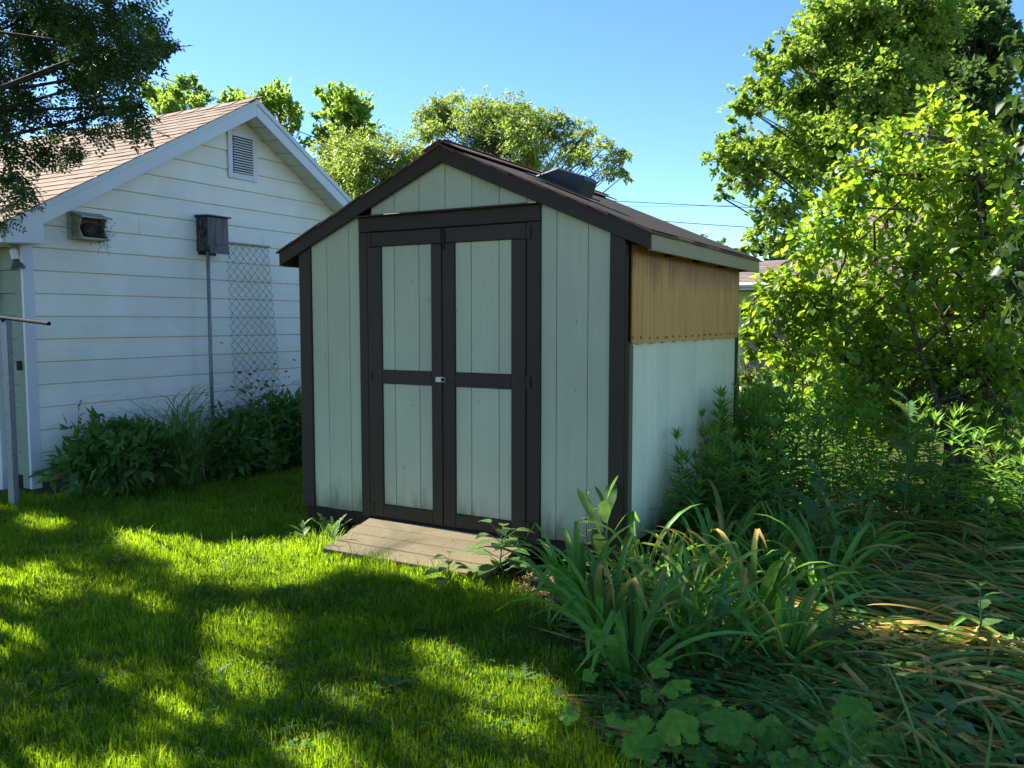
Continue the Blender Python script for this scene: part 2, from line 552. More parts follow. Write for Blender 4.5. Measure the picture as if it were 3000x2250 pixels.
T_DIAMOND = (np.array([(0, 0, 0), (0.45, 0.5, 0.10), (1, 0, 0), (0.45, -0.5, 0.10)]), np.array([(0, 2, 1), (0, 3, 2)]))
T_OVATE = (np.array([(0, 0, 0), (0.14, 0.36, 0.10), (0.46, 0.46, 0.13), (1, 0, -0.10), (0.46, -0.46, 0.13), (0.14, -0.36, 0.10), (0.45, 0, -0.03)]),
           np.array([(6, 1, 0), (6, 2, 1), (6, 3, 2), (6, 4, 3), (6, 5, 4), (6, 0, 5)]))
T_LANCE = (np.array([(0, 0, 0), (0.35, 0.5, 0.15), (0.36, 0, -0.05), (1, 0, -0.25), (0.35, -0.5, 0.15)]),
           np.array([(2, 1, 0), (2, 3, 1), (2, 4, 3), (2, 0, 4)]))


def compound_template(pairs=6, ll=0.24, lw=0.10):
    V, Fc = [], []

    def leaflet(b, ang, l):
        n = len(V)
        d = np.array([math.cos(ang), math.sin(ang), 0])
        s = np.array([-math.sin(ang), math.cos(ang), 0])
        V.extend([b, b + d * l * 0.5 + s * lw / 2 + np.array([0, 0, 0.012]), b + d * l + np.array([0, 0, -0.02]), b + d * l * 0.5 - s * lw / 2 + np.array([0, 0, 0.012])])
        Fc.extend([(n, n + 2, n + 1), (n, n + 3, n + 2)])
    for i in range(pairs):
        x = 0.15 + 0.80 * i / (pairs - 1)
        z = -0.10 * x * x
        for sgn in (1, -1):
            leaflet(np.array([x, 0, z]), sgn * R(62), ll * (1.0 - 0.25 * abs(x - 0.5)))
    leaflet(np.array([0.95, 0, -0.1]), 0.0, ll)
    return np.array(V), np.array(Fc)


T_COMP = compound_template()


def leaf_mesh(name, P, A, N, L, W, T):
    TV, TF = T
    n = len(P)
    A = unit(A)
    Sd = unit(np.cross(N, A))
    U = np.cross(A, Sd)
    L = np.broadcast_to(np.asarray(L, float), (n,))[:, None, None]
    W = np.broadcast_to(np.asarray(W, float), (n,))[:, None, None]
    V = (P[:, None, :] + A[:, None, :] * (TV[None, :, 0:1] * L) + Sd[:, None, :] * (TV[None, :, 1:2] * W) + U[:, None, :] * (TV[None, :, 2:3] * W))
    k = len(TV)
    Fc = TF[None, :, :] + (np.arange(n) * k)[:, None, None]
    return V.reshape(-1, 3), Fc.reshape(-1, TF.shape[1])


def cloud(clumps, up=0.35, twig_leaves=14, jit=0.10, spread=1.0, droop=0.12, lowflat=1.0, r_=None):
    """clumps: (centre, radius, leaf count) -> leaf positions, axes, normals"""
    g = r_ or rng
    Ps, As, Ns = [], [], []
    for c, r, n in clumps:
        c = np.asarray(c, float)
        nt = max(4, int(n / twig_leaves))
        d = g.normal(size=(nt, 3))
        d[:, 2] = d[:, 2] * lowflat + up
        d = unit(d)
        st = c + g.normal(size=(nt, 3)) * r * 0.22
        ln = r * g.uniform(0.5, 1.05, nt) * spread
        u = g.uniform(0.12, 1.0, (nt, twig_leaves)) ** 0.75
        p = st[:, None, :] + d[:, None, :] * (ln[:, None] * u)[:, :, None]
        p[:, :, 2] -= droop * (ln[:, None] * u * u)
        p += g.normal(size=p.shape) * (r * jit)
        a = d[:, None, :] * 0.9 + g.normal(size=p.shape) * 0.75
        a[:, :, 2] -= droop * 2
        nn = np.array([0, 0, 1.0]) + g.normal(size=p.shape) * 0.62
        Ps.append(p.reshape(-1, 3))
        As.append(a.reshape(-1, 3))
        Ns.append(nn.reshape(-1, 3))
    return np.concatenate(Ps), np.concatenate(As), np.concatenate(Ns)


def limb_points(a, b, sag=0.1, k=5, wob=0.03):
    a, b = np.asarray(a, float), np.asarray(b, float)
    d = np.linalg.norm(b - a)
    out = []
    for i in range(k):
        t = i / (k - 1)
        p = a * (1 - t) + b * t
        p = p + np.array([0, 0, sag * d * math.sin(math.pi * t)])
        if 0 < i < k - 1:
            p = p + rng.normal(size=3) * wob * d
        out.append(p)
    return out


def limbs_to(mb, trunk_pts, clumps, r0, n=5, frac=(0.35, 1.0), sag=0.10):
    clumps = clumps if len(clumps) < 60 else clumps[:60]
    tp = [np.asarray(p, float) for p in trunk_pts]
    zs = np.array([p[2] for p in tp])
    for c, r, _ in clumps:
        c = np.asarray(c, float)
        h = np.hypot(c[0] - tp[-1][0], c[1] - tp[-1][1])
        zt = min(zs[-1], max(zs[0] + frac[0] * (zs[-1] - zs[0]), c[2] - 0.75 * h - r * 0.3))
        i = int(np.clip(np.searchsorted(zs, zt), 1, len(tp) - 1))
        t = (zt - zs[i - 1]) / max(1e-6, zs[i] - zs[i - 1])
        s = tp[i - 1] * (1 - t) + tp[i] * t
        L = np.linalg.norm(c - s)
        rb = min(r0 * 0.45, 0.0048 * L + 0.009)
        mb.tube(limb_points(s, c, sag), [rb, rb * 0.8, rb * 0.62, rb * 0.42, rb * 0.22], n, cap=False)
        for _k in range(4):
            e = c + unit(rng.normal(size=3) + np.array([0, 0, 0.3])) * r * 0.85
            mb.tube([c * 0.6 + s * 0.4, c * 0.85 + e * 0.15, e], [rb * 0.4, rb * 0.25, rb * 0.08], 4, cap=False)


def make_tree(name, label, cat, base, top, r0, clumps, leafmat, barkmat, leaf_len, leaf_w, T=T_DIAMOND, group=None, cloud_kw=None, keep=None, frac=(0.35, 1.0), sag=0.1, limb_clumps=None):
    root = thing(name, label, cat, tuple(base), 0, group)
    tp = limb_points(base, top, 0.0, 6, 0.012)
    mb = MB()
    mb.tube(tp, [r0 * (1.15 - 0.85 * i / 5) for i in range(6)], 8, cap=False)
    limbs_to(mb, tp, limb_clumps if limb_clumps is not None else clumps, r0, frac=frac, sag=sag)
    mb.build('trunk', barkmat, root, smooth=True)
    P, A, N = cloud(clumps, **(cloud_kw or {}))
    if keep is not None:
        k = keep(P, unit(A))
        P, A, N = P[k], A[k], N[k]
    n = len(P)
    sc = rng.uniform(0.7, 1.25, n)
    V, Fc = leaf_mesh('crown', P, A, N, leaf_len * sc, leaf_w * sc, T)
    V = V - np.asarray(base)
    me = np_mesh('crown', V, Fc)
    link('crown', me, root, leafmat, kind='stuff')
    return root


def px_clumps(lst, Y, n_per, sx=1.0, ox=0.0, oy=0.0, dy=0.0, yspread=1.5):
    out = []
    for x, y, r in lst:
        px, py, pr = ox + x * sx, oy + y * sx, r * sx
        yy = Y + rng.uniform(-yspread, yspread) + dy
        c = at(px, py, yy)
        dist = np.linalg.norm(c - CAM)
        rr = pr / F_PX * dist
        out.append((c, rr, max(14, int(n_per * (rr ** 2)))))
    return out


def knit(cl, share=0.5, k=0.75):
    """fill between the clumps so that the crown hangs together"""
    extra = []
    C_all = np.array([c for c, _, _ in cl])
    for i, (c, r, n) in enumerate(cl):
        d = np.linalg.norm(C_all - c, axis=1)
        for j in np.argsort(d)[1:3]:
            t = rng.uniform(0.35, 0.65)
            extra.append((c * (1 - t) + C_all[j] * t + rng.normal(size=3) * r * 0.25, r * k, max(14, int(n * share * 0.6))))
    return cl + extra


# ================================================================== GROUND
GX, GYE = -7.1, 4.143                 # garage wall plane and its near corner
NEAR_GARDEN = [(-2.55, 4.42), (-2.46, 4.05), (-2.0, 3.80), (-1.80, 3.45), (-1.45, 3.05), (-1.22, 2.7), (-0.95, 2.4), (-0.3, 1.8), (0.2, 1.2)]


def garden_edge(y):
    ys = [p[1] for p in NEAR_GARDEN][::-1]
    xs = [p[0] for p in NEAR_GARDEN][::-1]
    return np.interp(y, ys, xs)


def sheet(name, poly, z, mat, kind='structure', label=None):
    me = D.meshes.new(name)
    me.from_pydata([(x, y, z) for x, y in poly], [], [tuple(range(len(poly)))])
    me.update()
    o = link(name, me, None, mat, kind)
    if label:
        o['label'] = label
    return o


sheet('ground', [(-400, -60), (400, -60), (400, 700), (-400, 700)], 0.0, M_lawn_soil, label='ground with short grass running to the far trees')
gp = NEAR_GARDEN + [(1.6, 1.0), (1.8, 8.2), (-1.7, 8.2), (-1.72, 4.6)]
sheet('garden_bed', [(x, y) for x, y in gp], 0.006, M_garden_soil, label='dark soil of the overgrown bed beside the shed')
sheet('foundation_bed', [(-7.1, 4.2), (-6.9, 4.22), (-6.2, 5.2), (-5.9, 6.5), (-5.8, 9.2), (-7.1, 9.2)], 0.006, M_garden_soil, label='dark soil strip under the plants along the garage wall')
sheet('soil_under_shed', [(-4.3, 4.30), (-1.7, 4.30), (-1.6, 7.0), (-4.3, 7.0)], 0.010, M_garden_soil, label='bare dark soil beneath the shed')


# grass blades
def build_grass():
    def scatter(x0, x1, y0, y1, dens):
        n = int((x1 - x0) * (y1 - y0) * dens)
        return np.column_stack([rng.uniform(x0, x1, n), rng.uniform(y0, y1, n)])
    P = np.concatenate([scatter(-7.3, 0.4, 1.0, 4.45, 19000), scatter(-7.2, -3.7, 4.45, 9.5, 9000), scatter(-7.0, -3.0, 9.5, 14.0, 2500)])
    x, y = P[:, 0], P[:, 1]
    ge = garden_edge(y)
    k = (x < ge + rng.normal(0, 0.10, len(x))) | (y > 4.42) | ((y < 3.5) & (x < 0.5) & (rng.random(len(x)) < 0.13))
    k &= ~((x > -4.20) & (y > 4.30))
    k &= ~((x > -3.59 + rng.normal(0, .012, len(x))) & (x < -2.42) & (y > 3.945 + rng.normal(0, .02, len(x))))
    k &= ~((x > -3.75) & (y > 4.30 - rng.random(len(x)) * .06))
    bed = np.interp(y, [4.1, 5.2, 6.5, 9.2, 14], [-6.95, -6.2, -5.95, -5.85, -5.85])
    k &= (x > bed + rng.normal(0, 0.06, len(x))) | (y < 4.12)
    px, py, d = project(np.column_stack([x, y, np.zeros(len(x))]))
    m = 160
    k &= (px > -m) & (px < 3000 + m) & (py < 2250 + 330) & (d > 0.3)
    dist = np.hypot(x, y)
    pr = np.interp(dist, [2, 3.6, 5.0, 7.0, 10], [1.0, 0.9, 0.55, 0.42, 0.5])
    k &= rng.random(len(x)) < pr
    P = P[k]
    x, y = P[:, 0], P[:, 1]
    dist = np.hypot(x, y)
    n = len(P)
    tuft = np.sin(x * 7.1 + 2.3 * np.sin(y * 5.0)) * np.sin(y * 6.3 + 1.7 * np.sin(x * 4.1)) + 0.6 * np.sin(x * 19 + y * 3) * np.sin(y * 17 - x * 5)
    edge = np.exp(-np.abs(x - garden_edge(y)) / 0.22) * (y < 4.4) + 1.1 * np.exp(-np.hypot(np.maximum(0, np.maximum(-3.56 - x, x + 2.45)), np.maximum(0, 3.945 - y)) / 0.09) * (y > 3.6) * 1.3
    L = np.clip(rng.normal(0.046, 0.013, n) * (1 + 0.28 * tuft) * (1 + 0.5 * edge), 0.022, 0.14)
    tall = rng.random(n) < 0.012
    L[tall] *= 1.6
    Wd = rng.uniform(0.0013, 0.0026, n) * np.interp(dist, [2, 5, 9], [1.0, 1.5, 2.6])
    th = rng.uniform(0, 2 * np.pi, n)
    lean = np.abs(rng.normal(0.35, 0.25, n))
    dirv = np.column_stack([np.cos(th), np.sin(th), np.zeros(n)])
    face = rng.uniform(0, 2 * np.pi, n)
    sd = np.column_stack([np.cos(face), np.sin(face), np.zeros(n)])
    b = np.column_stack([x, y, np.full(n, 0.0)])
    upv = np.array([0, 0, 1.0])
    mid = b + (upv * np.cos(lean * 0.6)[:, None] + dirv * np.sin(lean * 0.6)[:, None]) * (L * 0.55)[:, None]
    a2 = np.clip(lean * 2.1, 0, 1.9)
    tip = mid + (upv * np.cos(a2)[:, None] + dirv * np.sin(a2)[:, None]) * (L * 0.45)[:, None]
    w = (sd * Wd[:, None])
    V = np.stack([b - w, b + w, mid + w * 0.8, mid - w * 0.8, tip], 1).reshape(-1, 3)
    q = np.arange(n)[:, None] * 5
    Fc = np.concatenate([q + np.array([[0, 1, 2]]), q + np.array([[0, 2, 3]]), q + np.array([[3, 2, 4]])], 0)
    o = link('lawn_grass', np_mesh('lawn_grass', V, Fc), None, M_grass)
    tag(o, 'shaggy green lawn grass dappled with sun in front of the shed', 'grass', kind='stuff')
    return n


NGRASS = build_grass()

# ================================================================== SHED
SY = 4.406
AX, AZ, SL = -2.995, 2.606, 0.434


def rake_top(x):
    return AZ - SL * abs(x - AX)


def rake_in(x):
    return 2.492 - SL * abs(x - AX)


shed = thing('garden_shed', 'pale green garden shed with dark brown trim, double doors and gable roof', 'shed', (-2.99, 4.406, 0.0))


def vboard(name, mat, parent, x0, x1, z0, ztop, y0, y1, bevel=0.0025, g=0.0016):
    """vertical board on the front, its top cut to the line ztop(x) (or a number)"""
    xa, xb = x0 + g, x1 - g
    f = ztop if callable(ztop) else (lambda x: ztop)
    pts = [(xa, z0), (xb, z0), (xb, f(xb))]
    if callable(ztop) and xa < AX < xb:
        pts.append((AX, f(AX)))
    pts.append((xa, f(xa)))
    m = MB()
    m.prism([(x, y0, z) for x, z in pts], (0, y1 - y0, 0))
    m.f = [tuple(f_) for f_ in m.f]
    return m.build(name, mat, parent, bevel)


# dark backing sheet behind the boards keeps the joints dark
MB().prism([(-4.19, SY + 0.036, 0.20), (-1.80, SY + 0.036, 0.20), (-1.80, SY + 0.036, rake_in(-1.8)), (AX, SY + 0.036, 2.49), (-4.19, SY + 0.036, rake_in(-4.19))], (0, 0.02, 0)).build('front_sheathing', M_dark_wood, shed)
ri = lambda x: rake_in(x) + 0.012
for a, b in ((-4.107, -3.967), (-3.967, -3.771), (-3.771, -3.674), (-2.303, -2.20), (-2.20, -1.999), (-1.999, -1.859)):
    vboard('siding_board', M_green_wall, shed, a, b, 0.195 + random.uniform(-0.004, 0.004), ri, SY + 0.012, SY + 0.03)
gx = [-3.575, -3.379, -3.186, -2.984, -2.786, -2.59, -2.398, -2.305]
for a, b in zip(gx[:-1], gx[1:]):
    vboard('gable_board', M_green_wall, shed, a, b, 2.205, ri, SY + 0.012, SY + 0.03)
vboard('corner_board', M_brown, shed, -4.212, -4.107, 0.19, ri, SY - 0.004, SY + 0.028, 0.004, 0.0)
vboard('corner_board', M_brown, shed, -1.859, -1.765, 0.10, ri, SY - 0.004, SY + 0.028, 0.004, 0.0)
vboard('door_post', M_brown, shed, -3.674, -3.602, 0.17, 2.09, SY - 0.002, SY + 0.028, 0.004, 0.0)
vboard('door_post', M_brown, shed, -2.394, -2.303, 0.15, 2.09, SY - 0.002, SY + 0.028, 0.004, 0.0)
MB().box(-3.674, -2.303, SY - 0.003, SY + 0.028, 2.092, 2.192).build('header_board', M_brown, shed, 0.004)
MB().hexa([(-3.74, SY - 0.042, 2.186), (-2.31, SY - 0.042, 2.186), (-2.31, SY + 0.02, 2.193), (-3.74, SY + 0.02, 2.193),
           (-3.74, SY - 0.042, 2.196), (-2.31, SY - 0.042, 2.196), (-2.31, SY + 0.02, 2.206), (-3.74, SY + 0.02, 2.206)]).build('drip_ledge', M_brown, shed, 0.002)
for s in (-1, 1):
    e = AX + s * 1.383
    pts = [(AX, AZ), (e, rake_top(e)), (e, rake_top(e) - 0.112), (AX, 2.492)]
    MB().prism([(x, SY - 0.024, z) for x, z in (pts if s > 0 else pts[::-1])], (0, 0.022, 0)).build('rake_board', M_brown, shed, 0.003)
# floor frame, skids, other walls
MB().box(-4.19, -1.80, SY + 0.014, SY + 0.05, 0.105, 0.19).build('floor_joist', M_dark_wood, shed, 0.003)
MB().box(-4.20, -1.79, SY + 0.06, 6.84, 0.13, 0.18).build('floor', M_dark_wood, shed)
for x in (-4.02, -3.0, -1.98):
    MB().box(x - 0.05, x + 0.05, SY + 0.09, 6.86, 0.0, 0.128).build('skid', M_dark_wood, shed)
MB().box(-4.21, -4.185, SY + 0.03, 6.85, 0.19, 1.93).build('left_wall', M_brown, shed, 0.003)
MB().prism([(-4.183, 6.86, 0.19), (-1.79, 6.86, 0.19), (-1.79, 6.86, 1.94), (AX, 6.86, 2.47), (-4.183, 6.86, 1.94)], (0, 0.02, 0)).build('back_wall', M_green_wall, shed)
# side wall: lower boards, amber sheet, battens, posts
sy = [4.497, 4.569, 4.773, 4.958, 5.18, 5.38, 5.579, 5.763, 5.941, 6.12, 6.318, 6.549, 6.704, 6.79]
MB().box(-1.797, -1.785, SY + 0.034, 6.84, 0.19, 1.36).build('side_sheathing', M_dark_wood, shed)
for a, b in zip(sy[:-1], sy[1:]):
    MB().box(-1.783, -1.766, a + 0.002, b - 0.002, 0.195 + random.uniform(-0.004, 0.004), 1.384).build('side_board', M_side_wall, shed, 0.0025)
MB().box(-1.7645, -1.757, SY + 0.0, SY + 0.036, 0.11, 1.93).build('corner_return', M_brown, shed, 0.002)
MB().prism([(-1.765, SY + 0.038, 0.12), (-1.765, SY + 0.088, 0.12), (-1.765, SY + 0.088, 1.36), (-1.765, SY + 0.070, 1.383), (-1.765, SY + 0.038, 1.383)], (0.018, 0, 0)).build('batten', M_olive, shed, 0.002)
MB().box(-1.80, -1.758, 6.792, 6.86, 0.0, 1.93).build('back_post', M_brown, shed, 0.004)
MB().box(-1.757, -1.738, 6.80, 6.85, 0.0, 1.05).build('post_splice', M_olive, shed, 0.003)


def corrugated():
    ya, yb, za, zb = 4.443, 6.79, 1.372, 1.935
    n = int((yb - ya) / 0.068 * 8)
    V, Fc = [], []
    rows = 7
    for j in range(rows + 1):
        for i in range(n + 1):
            y = ya + (yb - ya) * i / n
            ph = 2 * math.pi * (y - ya) / 0.068
            z = za + (zb - za) * j / rows + (0.005 * math.sin(ph * 0.31) if j == 0 else 0)
            sag = 0.004 * math.sin(y * 2.1) * math.sin(math.pi * j / rows)
            V.append((-1.749 + 0.0115 * math.cos(ph) + sag, y, z))
    for j in range(rows):
        for i in range(n):
            a = j * (n + 1) + i
            Fc.append((a, a + 1, a + n + 2, a + n + 1))
    m = MB()
    m.add(V, Fc)
    return m.build('corrugated_panel', M_amber, shed, smooth=True)


panel = corrugated()
for k in range(17):
    y = 4.46 + k * 0.139 + random.uniform(-0.02, 0.02)
    MB().lathe([(0, 0.006), (0.004, 0.007), (0.006, 0.003)], (-1.7385, y, 1.405 + random.uniform(-0.004, 0.004)), (1, 0, 0), 8).build('screw', M_dark_metal, panel)
# roof: deck, fascias, shingles
for s in (-1, 1):
    e = AX + s * 1.378
    z0, z1 = AZ - 0.001, rake_top(e) - 0.001
    MB().hexa([(AX, SY - 0.02, z0 - 0.022), (e, SY - 0.02, z1 - 0.022), (e, 6.93, z1 - 0.022), (AX, 6.93, z0 - 0.022),
               (AX, SY - 0.02, z0), (e, SY - 0.02, z1), (e, 6.93, z1), (AX, 6.93, z0)] if s > 0 else
              [(e, SY - 0.02, z1 - 0.022), (AX, SY - 0.02, z0 - 0.022), (AX, 6.93, z0 - 0.022), (e, 6.93, z1 - 0.022),
               (e, SY - 0.02, z1), (AX, SY - 0.02, z0), (AX, 6.93, z0), (e, 6.93, z1)]).build('roof_deck', M_dark_wood, shed)
MB().box(-1.634, -1.613, SY + 0.0, 6.91, 1.892, 1.990).build('eave_fascia', M_cream_fascia, shed, 0.003, label='cream painted eave board')
MB().box(-4.377, -4.357, SY + 0.0, 6.91, 1.892, 1.990).build('eave_fascia', M_brown, shed, 0.003)
for y in (5.0, 5.6, 6.2, 6.8):
    MB().box(-1.78, -1.636, y - 0.02, y + 0.02, 1.90, 1.975).build('rafter_tail', M_dark_wood, shed)
    MB().box(-4.355, -4.212, y - 0.02, y + 0.02, 1.90, 1.975).build('rafter_tail', M_dark_wood, shed)

tabme = {}


def tab_mesh(key, w, l, th):
    if key in tabme:
        return tabme[key]
    # along x: width, along y: up the slope from its butt edge, z: out of the roof
    V = [(0, 0, th * 0.4), (w, 0, th * 0.4), (w, l, 0), (0, l, 0), (0, 0, th * 1.6), (w, 0, th * 1.6), (w, l, th * 0.5), (0, l, th * 0.5),
         (w / 2, 0, th * 1.75), (w / 2, 0, th * 0.4)]
    Fc = [(0, 3, 2, 1, 9), (4, 8, 5, 6, 7), (0, 9, 8, 4), (9, 1, 5, 8), (1, 2, 6, 5), (2, 3, 7, 6), (3, 0, 4, 7)]
    me = D.meshes.new('shingle')
    me.from_pydata(V, [], Fc)
    me.update()
    tabme[key] = me
    return me


def shingle_roof(parent, origin, ux, uv, mat, matfar, rows, expo, width, x_len, tabw, near_pred, jitter=0.002, th=0.006, key='a', start_skip=None):
    """rows of tabs; near ones single objects, the rest joined"""
    ux, uv = Vector(ux).normalized(), Vector(uv).normalized()
    un = ux.cross(uv).normalized()
    me = tab_mesh(key, tabw - 0.006, expo * 1.25, th)
    if len(me.materials) == 0:
        me.materials.append(mat)
    far = MB()
    o0 = Vector(off(parent))
    cnt = 0
    cells = []
    for r in range(rows):
        sh = (r % 2) * tabw * 0.5 + random.uniform(-0.01, 0.01)
        k = 0
        x = -sh
        while x < x_len:
            cells.append((r, x))
            x += tabw
    spots = []
    for r, x in cells:
        p = Vector(origin) + ux * x + uv * (expo * r) + un * (0.002 + random.uniform(0, jitter))
        spots.append((near_pred(p), r, x, p))
    spots.sort(key=lambda q: q[0])
    for i, (pri, r, x, p) in enumerate(spots):
        x0, x1 = max(0, x), min(x_len, x + tabw - 0.006)
        if x1 - x0 < 0.03:
            continue
        p = p + ux * (x0 - x)
        sx = (x1 - x0) / (tabw - 0.006)
        M3 = Matrix((ux, uv, un)).transposed().to_4x4()
        tilt = Matrix.Rotation(random.uniform(-0.006, 0.010), 4, 'X')
        if cnt < 300 and pri < 1e8:
            o = D.objects.new('shingle', me)
            COL.objects.link(o)
            o.parent = parent
            o.matrix_basis = Matrix.Translation(p - o0) @ M3 @ tilt @ Matrix.Diagonal((sx, 1, 1, 1))
            cnt += 1
        else:
            Mx = Matrix.Translation(p) @ M3 @ tilt @ Matrix.Diagonal((sx, 1, 1, 1))
            far.add([Mx @ v.co for v in me.vertices], [tuple(pl.vertices) for pl in me.polygons])
    if far.v:
        far.build('shingles', matfar, parent, kind='stuff')


cs, sn = 1 / math.hypot(1, SL), SL / math.hypot(1, SL)
# right slope: ux runs along -Y (so that ux x uv points out of the roof), uv up the slope
shingle_roof(shed, (AX + 1.40, 6.95, rake_top(AX + 1.40) + 0.001), (0, -1, 0), (-cs, 0, sn), M_shing_shed, M_shing_shed, 11, 0.14, 0.3, 2.585, 0.305,
             lambda p: 0.0, jitter=0.006, th=0.009, key='shed')
shingle_roof(shed, (AX - 1.40, 4.365, rake_top(AX - 1.40) + 0.001), (0, 1, 0), (cs, 0, sn), M_shing_shed, M_shing_garage_far, 11, 0.14, 0.3, 2.585, 0.305,
             lambda p: 0.0 if p.y < 5.0 else 1e9, jitter=0.006, th=0.009, key='shed')
for i in range(9):
    y = 4.372 + i * 0.285
    MB().hexa([(AX - 0.13, y, rake_top(AX - 0.13) + 0.014), (AX, y, AZ + 0.016), (AX, y + 0.28, AZ + 0.016), (AX - 0.13, y + 0.28, rake_top(AX - 0.13) + 0.014),
               (AX - 0.13, y, rake_top(AX - 0.13) + 0.022), (AX, y, AZ + 0.026), (AX, y + 0.28, AZ + 0.026), (AX - 0.13, y + 0.28, rake_top(AX - 0.13) + 0.022)]
              ).hexa([(AX, y, AZ + 0.016), (AX + 0.13, y, rake_top(AX - 0.13) + 0.014), (AX + 0.13, y + 0.28, rake_top(AX - 0.13) + 0.014), (AX, y + 0.28, AZ + 0.016),
                      (AX, y, AZ + 0.026), (AX + 0.13, y, rake_top(AX - 0.13) + 0.022), (AX + 0.13, y + 0.28, rake_top(AX - 0.13) + 0.022), (AX, y + 0.28, AZ + 0.026)]).build('ridge_cap', M_shing_shed, shed)

# doors
def door(x0, x1, pl, pr, grooves, hinge_side):
    d = MB().box(x0 + 0.01, x1 - 0.01, SY + 0.020, SY + 0.034, 0.19, 2.085).build('door', M_dark_wood, shed)
    OFF[d.name] = off(shed)
    y0, y1 = SY - 0.006, SY + 0.019
    MB().box(x0, pl, y0, y1, 0.186, 1.99).build('stile', M_brown, d, 0.003)
    MB().box(pr, x1, y0, y1, 0.186, 1.99).build('stile', M_brown, d, 0.003)
    MB().box(x0, x1, y0 - 0.001, y1, 1.993, 2.086).build('top_rail', M_brown, d, 0.003)
    MB().box(pl + 0.001, pr - 0.001, y0 + 0.001, y1, 1.090, 1.180).build('middle_rail', M_brown, d, 0.003)
    MB().box(pl + 0.001, pr - 0.001, y0 + 0.001, y1, 0.187, 0.274).build('bottom_rail', M_brown, d, 0.003)
    xs = [pl] + grooves + [pr]
    for za, zb in ((0.275, 1.089), (1.181, 1.992)):
        for a, b in zip(xs[:-1], xs[1:]):
            vboard('door_board', M_green_wall, d, a, b, za, zb, SY + 0.006, SY + 0.0195, 0.0025, 0.002)
    hx = x0 if hinge_side < 0 else x1
    for z in (0.245, 1.135, 2.03):
        h = MB()
        h.box(hx - 0.034, hx - 0.004, y0 - 0.006, y0 - 0.001, z - 0.038, z + 0.038)
        h.box(hx + 0.004, hx + 0.034, y0 - 0.006, y0 - 0.001, z - 0.038, z + 0.038)
        h.tube([(hx, y0 - 0.006, z - 0.042), (hx, y0 - 0.006, z + 0.042)], 0.006, 6)
        h.build('hinge', M_brown, d)
    return d


door_l = door(-3.597, -3.005, -3.485, -3.084, [-3.384, -3.186], -1)
door_r = door(-2.997, -2.399, -2.906, -2.497, [-2.789, -2.589], 1)
MB().prism([(-3.046, SY - 0.016, 1.116), (-2.983, SY - 0.016, 1.116), (-2.973, SY - 0.016, 1.122), (-2.973, SY - 0.016, 1.141), (-2.983, SY - 0.016, 1.148), (-3.046, SY - 0.016, 1.148)], (0, 0.008, 0)).build('hasp', M_lock, door_r, 0.001)
MB().lathe([(0, 0.012), (0.008, 0.012), (0.010, 0.008)], (-2.987, SY - 0.016, 1.132), (0, -1, 0), 12).tube([(-2.987, SY - 0.026, 1.120), (-2.987, SY - 0.030, 1.144)], 0.003, 5).build('lock_knob', M_dark_metal, door_r)
b_ = MB()
b_.box(-2.998, -2.966, SY - 0.0105, SY - 0.0075, 1.985, 2.075)
b_.tube([(-2.982, SY - 0.014, 1.955), (-2.982, SY - 0.014, 2.08)], 0.006, 6)
b_.box(-2.994, -2.970, SY - 0.020, SY - 0.009, 2.035, 2.050)
b_.box(-2.994, -2.970, SY - 0.020, SY - 0.009, 1.995, 2.008)
b_.build('barrel_bolt', M_dark_metal, door_r)

# roof vent on the right slope: wedge at the uphill side, louvred box downhill
vent = thing('roof_vent', 'black plastic slant-back roof vent on the shed shingles', 'vent', (-2.35, 4.8, rake_top(-2.35)))


def rp(x, y, h):     # point on right slope at x, lifted h along the normal
    return (x + sn * h, y, rake_top(x) + 0.012 + cs * h)


v_ = MB()
prof = [(-2.56, 0.0), (-2.43, 0.105), (-2.262, 0.118), (-2.240, 0.104), (-2.236, 0.0)]
v_.prism([rp(x, 4.80, h) for x, h in prof][::-1], (0, 0.20, 0))
v_.build('hood', M_black_plastic, vent, 0.008)
v_ = MB()
v_.prism([rp(-2.60, 4.76, 0.0), rp(-2.19, 4.76, 0.0), rp(-2.19, 4.76, 0.008), rp(-2.60, 4.76, 0.008)], (0, 0.26, 0))
v_.build('flange', M_black_plastic, vent)
for i in range(14):
    x = -2.52 + i * 0.0185
    h = min(0.030, (x + 2.56) * 0.5)
    MB().prism([rp(x, 4.797, 0.012), rp(x + 0.008, 4.797, 0.012), rp(x + 0.008, 4.797, 0.012 + h), rp(x, 4.797, 0.012 + h)], (0, -0.003, 0)).build('louvre', M_black_plastic, vent)
for i in range(5):
    y = 4.82 + i * 0.034
    MB().prism([rp(-2.243, y, 0.01), rp(-2.243, y + 0.012, 0.01), rp(-2.249, y + 0.012, 0.07), rp(-2.249, y, 0.07)], (0.006, 0, 0)).build('louvre', M_black_plastic, vent)

